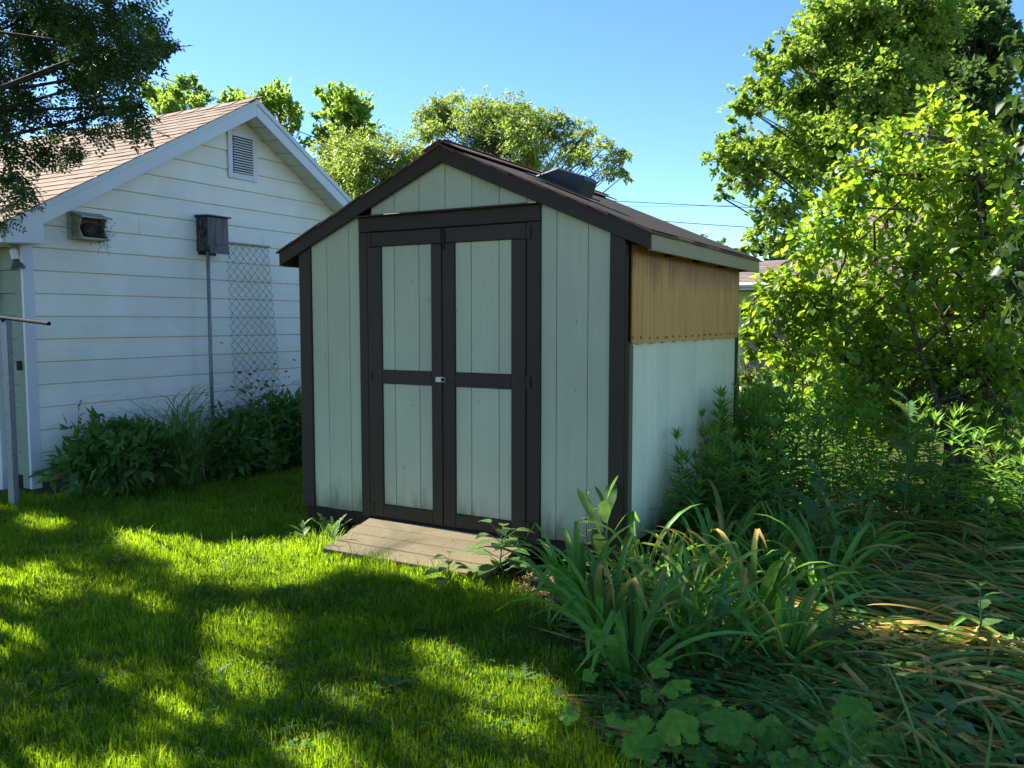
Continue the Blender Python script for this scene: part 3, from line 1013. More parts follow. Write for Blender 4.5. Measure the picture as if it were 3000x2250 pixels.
# ramp
ramp = thing('wooden_ramp', 'low sloping brown plank ramp in front of the shed doors', 'ramp', (-3.0, 4.1, 0))
RY0, RZ0, RSL = 4.40, 0.172, 0.22
for i in range(4):
    a = RY0 - i * 0.116
    b = a - 0.1125
    xl, xr = -3.60 + random.uniform(-0.006, 0.006), -2.40 + random.uniform(-0.015, 0.015)
    za, zb = RZ0 - RSL * (RY0 - a), RZ0 - RSL * (RY0 - b)
    dz = random.uniform(-0.002, 0.003)
    MB().hexa([(xl, b, zb - 0.035), (xr, b, zb - 0.035), (xr, a, za - 0.035), (xl, a, za - 0.035),
               (xl, b, zb + dz), (xr, b, zb + dz), (xr, a, za + dz), (xl, a, za + dz)]).build('plank', M_ramp, ramp, 0.004)
for x in (-3.5, -2.95, -2.45):
    MB().hexa([(x - 0.02, 3.95, 0.0), (x + 0.02, 3.95, 0.0), (x + 0.02, 4.39, 0.0), (x - 0.02, 4.39, 0.0),
               (x - 0.02, 3.95, 0.034), (x + 0.02, 3.95, 0.034), (x + 0.02, 4.39, 0.128), (x - 0.02, 4.39, 0.128)]).build('bearer', M_dark_wood, ramp)

# ================================================================== GARAGE
gar = thing('garage', 'white lap-sided garage with brown shingle roof, gable end facing the shed', 'garage', (GX, 6.53, 0))
GAY, GTZ, GS = 6.53, 3.836, 0.577        # ridge y, outer rake top z, roof slope
GR = -6.80                               # rake face plane


def g_in(y):                              # line where wall meets soffit
    return 3.72 - GS * abs(y - GAY)


MB().prism([(GX - 0.001, 4.238, 0.105), (GX - 0.001, 8.92, 0.105), (GX - 0.001, 8.92, g_in(8.92)), (GX - 0.001, GAY, 3.72), (GX - 0.001, 4.238, g_in(4.238))], (-0.06, 0, 0)).build('lap_shadow_backing', M_backing, gar)  # backing sheet whose tan paints lap shadow and bounce into the gaps
EXPO = 0.1965
for k in range(-10, 8):
    z0, z1 = 2.138 + EXPO * k, 2.138 + EXPO * (k + 1) - 0.008
    z0 = max(z0, 0.10)
    if z1 - z0 < 0.03:
        continue

    def yr(z):
        w = (3.72 - z) / GS
        return max(4.237, GAY - w), min(8.92, GAY + w)
    y0a, y0b = yr(z0)
    y1a, y1b = yr(z1)
    if y0b - y0a < 0.06:
        continue
    if y1b < y1a:
        y1a = y1b = GAY
    cuts = [y0a, y0b]
    if k == 1:
        cuts = [y0a, 5.285, 6.86, y0b]
    for ci in range(len(cuts) - 1):
        ya, yb = cuts[ci], cuts[ci + 1]
        ta = y1a if ci == 0 else ya
        tb = y1b if ci == len(cuts) - 2 else yb
        ya2, yb2 = ya + (0.002 if ci else 0), yb - (0.002 if ci < len(cuts) - 2 else 0)
        zz1 = min(z1, 3.72)
        f0, f1 = GX + 0.012, GX + 0.004      # lap: foot stands proud
        MB().hexa([(GX - 0.016, ya2, z0), (f0, ya2, z0), (f0, yb2, z0), (GX - 0.016, yb2, z0),
                   (GX - 0.016, ta, zz1), (f1, ta, zz1), (f1, tb, zz1), (GX - 0.016, tb, zz1)]).build('siding_board', M_siding, gar, 0.0015)
MB().box(GX - 0.016, GX + 0.016, 4.143, 4.235, 0.06, 2.25).build('corner_board', M_white_trim, gar, 0.003)
# rake fascias
z_ap_o, z_ap_i = GTZ, 3.668
PL = [(3.855, GTZ - GS * (GAY - 3.855)), (GAY, z_ap_o), (GAY, z_ap_i), (4.167, z_ap_i - GS * (GAY - 4.167)), (4.167, 2.146), (3.855, 2.128)]
MB().prism([(GR - 0.02, y, z) for y, z in PL][::-1], (0.02, 0, 0)).build('rake_fascia', M_white_trim, gar, 0.002)
PR = [(GAY + 0.001, z_ap_o), (9.21, GTZ - GS * (9.21 - GAY)), (9.21, z_ap_i - GS * (9.21 - GAY)), (GAY + 0.001, z_ap_i)]
MB().prism([(GR - 0.02, y, z) for y, z in PR][::-1], (0.02, 0, 0)).build('rake_fascia', M_white_trim, gar, 0.002)
for s, e in ((-1, 3.845), (1, 9.22)):
    ze = GTZ - GS * abs(e - GAY)
    pts = [(GAY, GTZ + 0.012), (e, ze + 0.012), (e, ze - 0.045), (GAY, GTZ - 0.045)]
    MB().prism([(GR + 0.001, y, z) for y, z in (pts if s < 0 else pts[::-1])], (0.014, 0, 0)).build('shingle_mould', M_white_trim, gar, 0.002)
# gable soffit panels
for s in (-1, 1):
    ylo = 4.18 if s < 0 else 8.92
    n = 13
    for i in range(n):
        a = GAY + s * 0.01 + (ylo - GAY) * i / n
        b = GAY + (ylo - GAY) * (i + 1) / n - s * 0.006
        za, zb = g_in(a), g_in(b)
        lo, hi = (min(a, b), max(a, b))
        zl, zh = (za, zb) if a < b else (zb, za)
        MB().hexa([(GX + 0.0, lo, zl), (GR - 0.021, lo, zl - 0.02), (GR - 0.021, hi, zh - 0.02), (GX + 0.0, hi, zh),
                   (GX + 0.0, lo, zl + 0.02), (GR - 0.021, lo, zl + 0.02), (GR - 0.021, hi, zh + 0.02), (GX + 0.0, hi, zh + 0.02)]).build('soffit_panel', M_soffit, gar, 0.001)
# roof deck, eave box
for s, e in ((-1, 3.835), (1, 9.23)):
    ze = GTZ - GS * abs(e - GAY)
    lo, hi = min(e, GAY), max(e, GAY)
    zl, zh = (ze, GTZ) if s < 0 else (GTZ, ze)
    MB().hexa([(-15.0, lo, zl - 0.05), (GR - 0.001, lo, zl - 0.05), (GR - 0.001, hi, zh - 0.05), (-15.0, hi, zh - 0.05),
               (-15.0, lo, zl), (GR - 0.001, lo, zl), (GR - 0.001, hi, zh), (-15.0, hi, zh)]).build('roof_deck', M_shing_garage_far, gar)
MB().box(-15.0, GR - 0.022, 3.840, 3.856, 2.13, 2.285).build('eave_fascia', M_white_trim, gar, 0.002)
MB().box(-15.0, GR - 0.022, 3.858, 4.14, 2.135, 2.145).build('eave_soffit', M_soffit, gar)
gcs, gsn = 1 / math.hypot(1, GS), GS / math.hypot(1, GS)
shingle_roof(gar, (-15.0, 3.82, GTZ - GS * (GAY - 3.82) + 0.002), (1, 0, 0), (0, gcs, gsn), M_shing_garage, M_shing_garage_far, 23, 0.1385, 0.3,
             15.0 + GR + 0.03, 0.305, lambda p: -p.x, jitter=0.003, th=0.007, key='garage')
for i in range(12):
    x = GR + 0.02 - i * 0.29
    MB().hexa([(x - 0.285, GAY - 0.12, GTZ - 0.06), (x, GAY - 0.12, GTZ - 0.055), (x, GAY, GTZ + 0.016), (x - 0.285, GAY, GTZ + 0.012),
               (x - 0.285, GAY - 0.12, GTZ - 0.050), (x, GAY - 0.12, GTZ - 0.042), (x, GAY, GTZ + 0.03), (x - 0.285, GAY, GTZ + 0.022)]).build('ridge_cap', M_shing_garage, gar)
# front wall (only its last strip is seen)
MB().box(-15.0, GX - 0.03, 4.175, 4.20, 0.05, 2.15).build('front_wall', M_dark_wood, gar)
MB().box(GX - 0.115, GX - 0.017, 4.145, 4.174, 0.06, 2.149).build('corner_board', M_front_shaded, gar, 0.003)
for k in range(-10, 0):
    z0 = max(0.08, 2.138 + EXPO * k)
    MB().hexa([(-7.45, 4.150, z0), (GX - 0.117, 4.150, z0), (GX - 0.117, 4.174, z0), (-7.45, 4.174, z0),
               (-7.45, 4.160, z0 + EXPO - 0.004), (GX - 0.117, 4.160, z0 + EXPO - 0.004), (GX - 0.117, 4.174, z0 + EXPO - 0.004), (-7.45, 4.174, z0 + EXPO - 0.004)]).build('front_siding_board', M_front_shaded, gar, 0.001)
MB().box(-10.0, -7.47, 4.11, 4.17, 0.02, 2.12).build('garage_door', M_white_trim, gar, 0.004)
MB().box(-7.215, -7.155, 4.13, 4.146, 1.085, 1.165).build('outlet_box', M_dark_metal, gar, 0.004)
# gable louvre
lv = MB()
y0, y1, z0, z1 = 6.378, 6.785, 3.035, 3.545
lv.box(GX + 0.013, GX + 0.030, y0, y0 + 0.06, z0, z1)
lv.box(GX + 0.013, GX + 0.030, y1 - 0.06, y1, z0, z1)
lv.box(GX + 0.013, GX + 0.030, y0 + 0.06, y1 - 0.06, z0, z0 + 0.06)
lv.box(GX + 0.013, GX + 0.030, y0 + 0.06, y1 - 0.06, z1 - 0.06, z1)
gv = lv.build('gable_vent', M_white_trim, gar, 0.003)
MB().box(GX + 0.0125, GX + 0.014, y0 + 0.055, y1 - 0.055, z0 + 0.055, z1 - 0.055).build('vent_screen', M_dark_metal, gv)
for i in range(14):
    z = z0 + 0.066 + i * 0.0272
    MB().hexa([(GX + 0.016, y0 + 0.07, z + 0.012), (GX + 0.034, y0 + 0.07, z), (GX + 0.034, y1 - 0.07, z), (GX + 0.016, y1 - 0.07, z + 0.012),
               (GX + 0.016, y0 + 0.07, z + 0.020), (GX + 0.036, y0 + 0.07, z + 0.010), (GX + 0.036, y1 - 0.07, z + 0.010), (GX + 0.016, y1 - 0.07, z + 0.020)]).build('slat', M_white_trim, gv)
# flood lamp under the eave
fl = thing('flood_lamp', 'unlit bare reflector flood lamp under the garage eave corner', 'lamp', (-7.02, 4.05, 2.15))
MB().lathe([(0, 0.045), (0.02, 0.045), (0.025, 0.02), (0.05, 0.016)], (-7.03, 4.04, 2.134), (0, 0, -1), 12).build('base_plate', M_galv, fl, smooth=False)
MB().lathe([(0, 0.022), (0.012, 0.030), (0.085, 0.030), (0.09, 0.026)], (-7.03, 4.04, 2.10), (0.25, 0.06, -1), 14).build('socket', M_white_trim, fl, smooth=False)
_t = NT('lamp_glass')
M_lampglass = _t.done(_t.pbsdf((0.22, 0.24, 0.26), 0.12, 0.6, metal=0.7))
MB().lathe([(0, 0.022), (0.03, 0.034), (0.07, 0.058), (0.078, 0.060), (0.084, 0.05)], (-7.008, 4.046, 2.015), (0.25, 0.06, -1), 16).build('bulb', M_lampglass, fl, smooth=False)

# nest shelf
nb = thing('nest_shelf', 'pale wooden nesting shelf under the garage rake, stuffed with a bird nest', 'birdhouse', (GX + 0.1, 4.72, 2.3))
M_pale_board = mat_painted_wood('pale_green_board', (0.40, 0.42, 0.36), (0.16, 0.15, 0.10), grain=(40, 40, 4))
xw = GX + 0.0125
MB().box(xw, xw + 0.015, 4.555, 4.90, 2.225, 2.48).build('back_board', M_pale_board, nb, 0.002)
for y in (4.592, 4.835):
    MB().prism([(xw + 0.016, y, 2.245), (xw + 0.15, y, 2.245), (xw + 0.10, y, 2.33), (xw + 0.145, y, 2.415), (xw + 0.016, y, 2.455)], (0, 0.014, 0)).build('side_board', M_pale_board, nb, 0.002)
MB().box(xw + 0.016, xw + 0.165, 4.585, 4.86, 2.228, 2.244).build('floor_board', M_pale_board, nb, 0.002)
MB().hexa([(xw + 0.016, 4.575, 2.458), (xw + 0.185, 4.575, 2.412), (xw + 0.185, 4.87, 2.412), (xw + 0.016, 4.87, 2.458),
           (xw + 0.016, 4.575, 2.472), (xw + 0.185, 4.575, 2.426), (xw + 0.185, 4.87, 2.426), (xw + 0.016, 4.87, 2.472)]).build('roof_board', M_pale_board, nb, 0.002)


def twig_ball(c, r, n, l, w):
    P = np.asarray(c) + rng.normal(size=(n, 3)) * np.asarray(r) * 0.5
    A = rng.normal(size=(n, 3)) * np.array([1, 1, 0.5])
    N = rng.normal(size=(n, 3))
    return leaf_mesh('n', P, A, N, rng.uniform(0.5, 1.3, n) * l, np.full(n, w), T_LANCE)


bn = thing('bird_nest', 'dark tangled bird nest with straw hanging from the pale shelf', 'nest', (xw + 0.09, 4.72, 2.25))
V, Fc = twig_ball((xw + 0.085, 4.72, 2.315), (0.09, 0.15, 0.085), 900, 0.07, 0.004)
keepv = V - np.array(off(bn))
link('twigs', np_mesh('twigs', keepv, Fc), bn, M_nest, kind='stuff')
MB().lathe([(-0.062, 0.02), (-0.03, 0.06), (0.0, 0.062), (0.05, 0.055)], (xw + 0.085, 4.70, 2.31), (0, 0, 1), 12).build('nest_cup', M_nest, bn, smooth=True)
for i in range(9):
    y = random.uniform(4.74, 4.84)
    x = xw + random.uniform(0.13, 0.17)
    L = random.uniform(0.06, 0.17)
    MB().tube([(x, y, 2.26), (x + 0.012, y + random.uniform(-0.01, 0.02), 2.24), (x + 0.01, y + random.uniform(-0.02, 0.02), 2.24 - L * 0.6), (x + 0.014, y + random.uniform(-0.03, 0.03), 2.24 - L)], 0.0014, 4).build('straw', M_nest, bn)

# bat house on its pole
bh = thing('bat_house', 'dark weathered bat house with flaking paint on a thin steel pole', 'bat house', (-6.96, 6.0, 0))
bx0, bx1, by0, by1 = GX + 0.014, -6.905, 5.945, 6.20
MB().box(bx0, bx1 - 0.014, by0, by0 + 0.018, 2.22, 2.565).build('side_board', M_bat, bh, 0.002)
MB().box(bx0, bx1 - 0.014, by1 - 0.018, by1, 2.22, 2.565).build('side_board', M_bat, bh, 0.002)
MB().box(bx0, bx0 + 0.016, by0 + 0.019, by1 - 0.019, 2.19, 2.565).build('back_board', M_bat, bh, 0.002)
MB().box(bx1 - 0.013, bx1, by0 - 0.002, by1 + 0.002, 2.290, 2.562).build('front_board', M_grey_board, bh, 0.002)
MB().hexa([(bx1 - 0.013, by0 + 0.003, 2.29), (bx1 + 0.0, by0 + 0.003, 2.285), (bx1 + 0.0, by1 - 0.003, 2.285), (bx1 - 0.013, by1 - 0.003, 2.29),
           (bx1 + 0.008, by0 + 0.003, 2.195), (bx1 + 0.02, by0 + 0.003, 2.195), (bx1 + 0.02, by1 - 0.003, 2.195), (bx1 + 0.008, by1 - 0.003, 2.195)][4:] +
          [(bx1 - 0.013, by0 + 0.003, 2.288), (bx1 - 0.001, by0 + 0.003, 2.288), (bx1 - 0.001, by1 - 0.003, 2.288), (bx1 - 0.013, by1 - 0.003, 2.288)]).build('landing_board', M_grey_board, bh, 0.002)
MB().hexa([(bx0, by0 - 0.02, 2.567), (bx1 + 0.03, by0 - 0.02, 2.567), (bx1 + 0.03, by1 + 0.025, 2.567), (bx0, by1 + 0.025, 2.567),
           (bx0, by0 - 0.02, 2.592), (bx1 + 0.03, by0 - 0.02, 2.582), (bx1 + 0.03, by1 + 0.025, 2.582), (bx0, by1 + 0.025, 2.592)]).build('roof_board', M_black_plastic, bh, 0.003)
MB().tube([(-6.95, 5.975, 0.0), (-6.955, 5.972, 1.1), (-6.95, 5.968, 2.24)], 0.019, 10).build('pole', M_galv, bh, smooth=True)

# chain-link trellis strip
tr = thing('wire_trellis', 'strip of chain-link wire hung on the garage wall as a trellis', 'trellis', (GX + 0.03, 6.7, 0))
MB().box(GX + 0.016, GX + 0.036, 6.325, 6.945, 2.335, 2.352).build('top_bar', mat_simple('tan_stick', (0.42, 0.36, 0.26), 0.8), tr, 0.002)
NW = 13
for k in range(NW):
    pts = []
    nz = 40
    for j in range(nz):
        f = j / (nz - 1)
        z = 2.335 - f * 1.93
        lft = 6.335 + 0.075 * f
        wdt = 0.575 + 0.095 * f
        cell = wdt / (NW - 1)
        s = (1 if (j + k) % 2 else -1)
        pts.append((GX + 0.026 + 0.004 * s * (1 if k % 2 else -1), lft + wdt * k / (NW - 1) + s * cell * 0.5, z))
    MB().tube(pts, 0.0030, 4, cap=False).build('wire', M_wire, tr)

# steel post with pipe arm at the left edge
sp = thing('steel_post', 'galvanised steel post with a thin black pipe arm near the garage corner', 'post', (-6.75, 3.83, 0))
p_ = MB()
p_.box(-6.835, -6.752, 3.80, 3.810, 0.0, 1.545)
p_.box(-6.835, -6.825, 3.811, 3.845, 0.0, 1.545)
p_.box(-6.762, -6.752, 3.811, 3.845, 0.0, 1.545)
p_.build('channel', M_galv, sp, 0.003)
MB().lathe([(0.0, 0.018), (0.012, 0.018), (0.016, 0.009)], (-6.79, 3.80, 1.515), (0, -1, 0), 8).build('bolt', M_dark_metal, sp)
pa, pb = Vector((-6.80, 3.772, 1.535)), Vector((-5.61, 3.447, 1.4865))
pd = (pb - pa)
m = MB()
m.tube([pa, pa + pd * 0.5, pb], 0.0135, 10, cap=False)
m.tube([pb, pa + pd * 0.96], 0.0105, 10, cap=False)
m.build('pipe_arm', M_dark_metal, sp, smooth=True)

# ================================================================== NEIGHBOUR HOUSE
M_house_wall = mat_simple('house_pale_green', (0.50, 0.58, 0.24), 0.7, var=0.05, scale=3)
M_house_door = mat_simple('house_brown_panel', (0.26, 0.20, 0.15), 0.6, var=0.06)
ho = thing('neighbour_house', 'low pale green house with brown shingle roofs behind the lilac', 'house', (-2.0, 17.4, 0))
HY = 17.4
MB().box(-8.5, 2.5, HY, HY + 4.2, 0.0, 2.12).build('wall', M_house_wall, ho)
MB().box(-8.8, 2.8, HY - 0.42, HY - 0.40, 2.13, 2.255).build('eave_fascia', M_white_trim, ho, 0.003)
MB().tube([(-8.8, HY - 0.47, 2.235), (2.8, HY - 0.47, 2.225)], 0.05, 8).build('gutter', M_white_trim, ho)
ra, rb2 = np.array([0, HY - 0.48, 2.262]), np.array([0, HY + 2.0, 2.86])
sl_len = float(np.linalg.norm(rb2 - ra))
uvh = (rb2 - ra) / sl_len
MB().hexa([(-8.8, HY - 0.46, 2.20), (2.8, HY - 0.46, 2.20), (2.8, HY + 2.0, 2.80), (-8.8, HY + 2.0, 2.80),
           (-8.8, HY - 0.46, 2.258), (2.8, HY - 0.46, 2.258), (2.8, HY + 2.0, 2.853), (-8.8, HY + 2.0, 2.853)]).build('roof_deck', M_shing_house, ho)
shingle_roof(ho, (-5.2, ra[1], ra[2]), (1, 0, 0), tuple(uvh), M_shing_house, M_shing_house_far, int(sl_len / 0.15), 0.15, 0.3, 6.4, 0.33,
             lambda p: abs(p.x + 3.4) if p.x < -1.2 else 1e9, jitter=0.004, th=0.007, key='house')
MB().hexa([(-8.8, HY + 2.0, 2.80), (2.8, HY + 2.0, 2.80), (2.8, HY + 4.5, 2.2), (-8.8, HY + 4.5, 2.2),
           (-8.8, HY + 2.0, 2.853), (2.8, HY + 2.0, 2.853), (2.8, HY + 4.5, 2.25), (-8.8, HY + 4.5, 2.25)]).build('back_roof', M_shing_house, ho)
MB().box(-4.25, -2.2, HY - 0.02, HY - 0.004, 0.0, 1.62).build('garage_door', M_house_door, ho, 0.004)
MB().box(-4.33, -4.25, HY - 0.03, HY - 0.004, 0.0, 1.70).box(-2.2, -2.12, HY - 0.03, HY - 0.004, 0.0, 1.70).box(-4.25, -2.2, HY - 0.03, HY - 0.004, 1.62, 1.70).build('door_frame', M_house_wall, ho)
MB().box(-2.32, -2.20, HY - 0.10, HY - 0.05, 1.55, 2.18).build('downspout', M_white_trim, ho, 0.01)
# taller part to the right
MB().box(-2.4, 5.5, HY + 2.6, HY + 7.5, 0.0, 3.15).build('upper_wall', M_house_wall, ho)
MB().box(-2.55, 5.8, HY + 2.16, HY + 2.18, 3.05, 3.17).build('upper_fascia', M_white_trim, ho)
u0, u1 = np.array([0, HY + 2.10, 3.18]), np.array([0, HY + 5.2, 4.62])
ul = float(np.linalg.norm(u1 - u0))
MB().hexa([(-2.55, u0[1] + 0.02, 3.12), (5.8, u0[1] + 0.02, 3.12), (5.8, u1[1], 4.55), (-2.55, u1[1], 4.55),
           (-2.55, u0[1] + 0.02, 3.176), (5.8, u0[1] + 0.02, 3.176), (5.8, u1[1], 4.612), (-2.55, u1[1], 4.612)]).build('upper_roof_deck', M_shing_house, ho)
shingle_roof(ho, (-2.6, u0[1], u0[2]), (1, 0, 0), tuple((u1 - u0) / ul), M_shing_house, M_shing_house_far, int(ul / 0.15), 0.15, 0.3, 6.0, 0.33,
             lambda p: 1e9, jitter=0.004, th=0.007, key='house')

# ================================================================== POWER LINES
def wire(label, a, b, r=0.012, sag=0.3):
    a, b = Vector(a), Vector(b)
    pts = []
    for i in range(17):
        t = i / 16
        p = a.lerp(b, t)
        p.z -= sag * 4 * t * (1 - t)
        pts.append(p)
    tag(MB().tube(pts, r, 5).build('power_line', M_cable), label, 'cable')


wire('black overhead cable slanting down behind the garage ridge and the shed roof', at(-120, -20, 11.5), at(1330, 560, 15.0), 0.010, 0.06)
wire('upper thin overhead wire crossing the sky right of the shed', at(1500, 570, 24.0), at(2620, 622, 25.5), 0.010, 0.06)
wire('faint middle wire in the sky right of the shed', at(1500, 604, 30.0), at(2620, 598, 33.0), 0.006, 0.03)
wire('lower wavy overhead wire just above the shed eave', at(1600, 615, 22.0), at(2620, 684, 24.0), 0.010, 0.10)
wire('short dark cable seen through the near tree above the garage roof', at(-150, 300, 9.0), at(330, 405, 12.0), 0.012, 0.03)
wire('thin pale cable behind the near tree at the left edge', at(-150, 222, 9.0), at(330, 208, 12.5), 0.007, 0.05)

# ================================================================== BACKGROUND TREES
kw_up = dict(up=1.7, twig_leaves=26, jit=0.055, droop=-0.05, spread=1.75)
A_ = [(880, 560, 60), (960, 620, 60), (1080, 530, 60), (1130, 500, 42), (1050, 620, 80), (1210, 570, 45), (1170, 640, 60), (1000, 700, 90)]
B_ = [(1330, 600, 45), (1410, 580, 40), (1540, 575, 48), (1640, 555, 55), (1610, 640, 75), (1700, 610, 55), (1740, 690, 55), (1800, 850, 45), (1480, 640, 70), (1690, 780, 60)]
C_ = [(1870, 550, 36), (1940, 590, 70), (2020, 600, 80), (2100, 630, 75), (2150, 700, 60), (2050, 720, 95), (1970, 740, 60), (2200, 760, 36), (2080, 800, 70), (1960, 850, 80), (2060, 880, 90), (2150, 850, 70), (1880, 800, 50)]
for lab, lst in (('bright green maple with upright tufts behind the garage roof, leftmost of three', A_),
                 ('thin-topped maple rising just behind the garage ridge peak', B_),
                 ('dense rounded maple between the garage peak and the pale honey locust', C_)):
    cl = knit(px_clumps([(x_, y_ + 18, r_ * .85) for x_, y_, r_ in lst], 17.0, 5200, 0.4973, 0, 0, yspread=1.0))
    cx = np.mean([c for c, _, _ in cl], 0)
    zt = min(c[2] for c, _, _ in cl)
    base = (cx[0], cx[1] + 0.5, 0.0)
    make_tree('maple_tree', lab, 'tree', base, (cx[0], cx[1] + 0.4, max(2.5, cx[2] - 0.3)), 0.22, cl, M_maple_back, M_bark, 0.115, 0.075, group='maples behind the garage', cloud_kw=kw_up)

LOC = [(450, 200, 105), (300, 260, 120), (140, 320, 90), (700, 200, 105), (560, 330, 140), (850, 250, 125), (1000, 260, 115), (1130, 330, 95), (760, 420, 160),
       (1000, 450, 150), (1200, 430, 110), (1350, 340, 85), (1500, 420, 95), (1650, 480, 85), (400, 430, 120), (250, 480, 115), (100, 500, 75), (600, 600, 150),
       (850, 650, 150), (1100, 620, 150), (1320, 560, 115), (1550, 620, 105), (1750, 600, 75), (1900, 680, 75), (2000, 740, 55), (1650, 760, 100), (1850, 850, 75),
       (1980, 900, 55), (1450, 750, 100), (1200, 780, 130), (1000, 800, 100)]
cl = knit(px_clumps(LOC, 24.0, 3600, 0.3165, 1200, 230, yspread=1.6))
make_tree('honey_locust_tree', 'wide airy honey locust with pale feathery leaves behind the shed roof', 'tree', tuple(at(1560, 1040, 24.0) * np.array([1, 1, 0])),
          at(1555, 480, 24.0), 0.24, cl, M_locust_mid, M_bark_dark, 0.125, 0.048, cloud_kw=dict(up=0.05, twig_leaves=20, jit=0.12, droop=0.34, lowflat=0.5, spread=1.6), frac=(0.45, 1.0), sag=0.12)
LOC2 = [(980, 500, 60), (1040, 600, 60), (1120, 600, 60), (1000, 420, 45), (1060, 480, 70), (930, 520, 45), (1100, 430, 60), (1020, 470, 62), (1180, 440, 55), (960, 440, 45), (1000, 545, 60), (1090, 540, 55), (1160, 520, 50), (960, 610, 40), (1240, 470, 45)]
cl = knit(px_clumps(LOC2, 15.6, 4600, yspread=0.7))
make_tree('honey_locust_tree', 'smaller yellow-green locust in the gap between garage rake and shed', 'tree', tuple(at(1060, 1040, 15.6) * np.array([1, 1, 0])),
          at(1062, 560, 15.6), 0.12, cl, M_locust_mid, M_bark_dark, 0.095, 0.038, cloud_kw=dict(up=0.15, twig_leaves=20, jit=0.11, droop=0.28, lowflat=0.6, spread=1.4))

MAP = [(830, 90, 95), (1000, 60, 110), (1200, 60, 120), (1330, 150, 110), (640, 160, 58), (730, 240, 85), (900, 230, 110), (1080, 240, 120), (470, 310, 60), (620, 340, 80),
       (800, 400, 110), (1000, 420, 130), (1180, 400, 105), (400, 500, 66), (320, 560, 60), (520, 510, 66), (680, 540, 100), (850, 600, 120), (1020, 620, 115), (1180, 580, 100),
       (270, 770, 66), (200, 850, 58), (360, 820, 70), (500, 770, 70), (640, 740, 100), (800, 780, 110), (240, 960, 42), (205, 1060, 30), (400, 960, 66), (560, 900, 85), (700, 920, 100),
       (840, 950, 90), (900, -50, 120), (1150, -70, 150), (1350, 0, 100), (1250, 280, 90)]
cl = knit(px_clumps(MAP, 25.0, 3900, 0.5426, 2000, 0, yspread=2.2))
make_tree('silver_maple_tree', 'tall silver maple with sunlit tufts against the sky right of the shed', 'tree', tuple(at(2650, 1040, 25.5) * np.array([1, 1, 0])),
          at(2645, 260, 25.5), 0.34, cl, M_maple_big, M_bark_dark, 0.135, 0.10, cloud_kw=dict(up=0.3, twig_leaves=30, jit=0.12, droop=0.22, spread=1.8), frac=(0.25, 1.0))
MAP2 = [(1480, 40, 95), (1560, 160, 115), (1680, 90, 80), (1500, 300, 125), (1650, 300, 105), (1450, 450, 120), (1600, 480, 120), (1560, 620, 120), (1700, 640, 90), (1480, 760, 110),
        (1650, 800, 105), (1780, 250, 40), (1800, 790, 55), (1400, 620, 100), (1560, 900, 100), (1380, 860, 100), (1700, 920, 90), (1590, 20, 70)]
cl = knit(px_clumps(MAP2, 29.0, 3000, 0.5426, 2000, 0, yspread=2.0))
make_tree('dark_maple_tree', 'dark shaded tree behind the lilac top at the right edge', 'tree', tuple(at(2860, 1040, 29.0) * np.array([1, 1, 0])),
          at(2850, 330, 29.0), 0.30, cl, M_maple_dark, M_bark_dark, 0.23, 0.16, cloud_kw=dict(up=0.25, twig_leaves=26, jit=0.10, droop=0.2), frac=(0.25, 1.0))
SM = [(480, 1100, 80), (440, 1180, 70), (400, 1260, 62), (560, 1160, 85), (350, 1330, 34), (500, 1300, 75), (600, 1290, 80), (640, 1080, 70)]
cl = px_clumps(SM, 22.6, 2400, 0.5426, 2000, 0, yspread=0.8)
make_tree('young_tree', 'small light green tree above the neighbour house roof edge', 'tree', tuple(at(2270, 1040, 22.9) * np.array([1, 1, 0])),
          at(2270, 660, 22.9), 0.15, cl, M_maple_big, M_bark_dark, 0.15, 0.10, cloud_kw=dict(up=0.3, twig_leaves=22, jit=0.10, droop=0.15))
# low far green wall behind the neighbour house
FAR = [(x, 780 + random.uniform(-16, 10), random.uniform(45, 70)) for x in range(2040, 3120, 60)]
cl = px_clumps(FAR, 34.0, 130, yspread=1.5)
P, A, N = cloud(cl)
V, Fc = leaf_mesh('far_woods', P, A, N, 0.35 * rng.uniform(.7, 1.3, len(P)), 0.26, T_DIAMOND)
tag(link('far_woods', np_mesh('far_woods', V, Fc), None, M_maple_dark), 'dark far trees low behind the neighbour house roof', 'woods', kind='stuff')

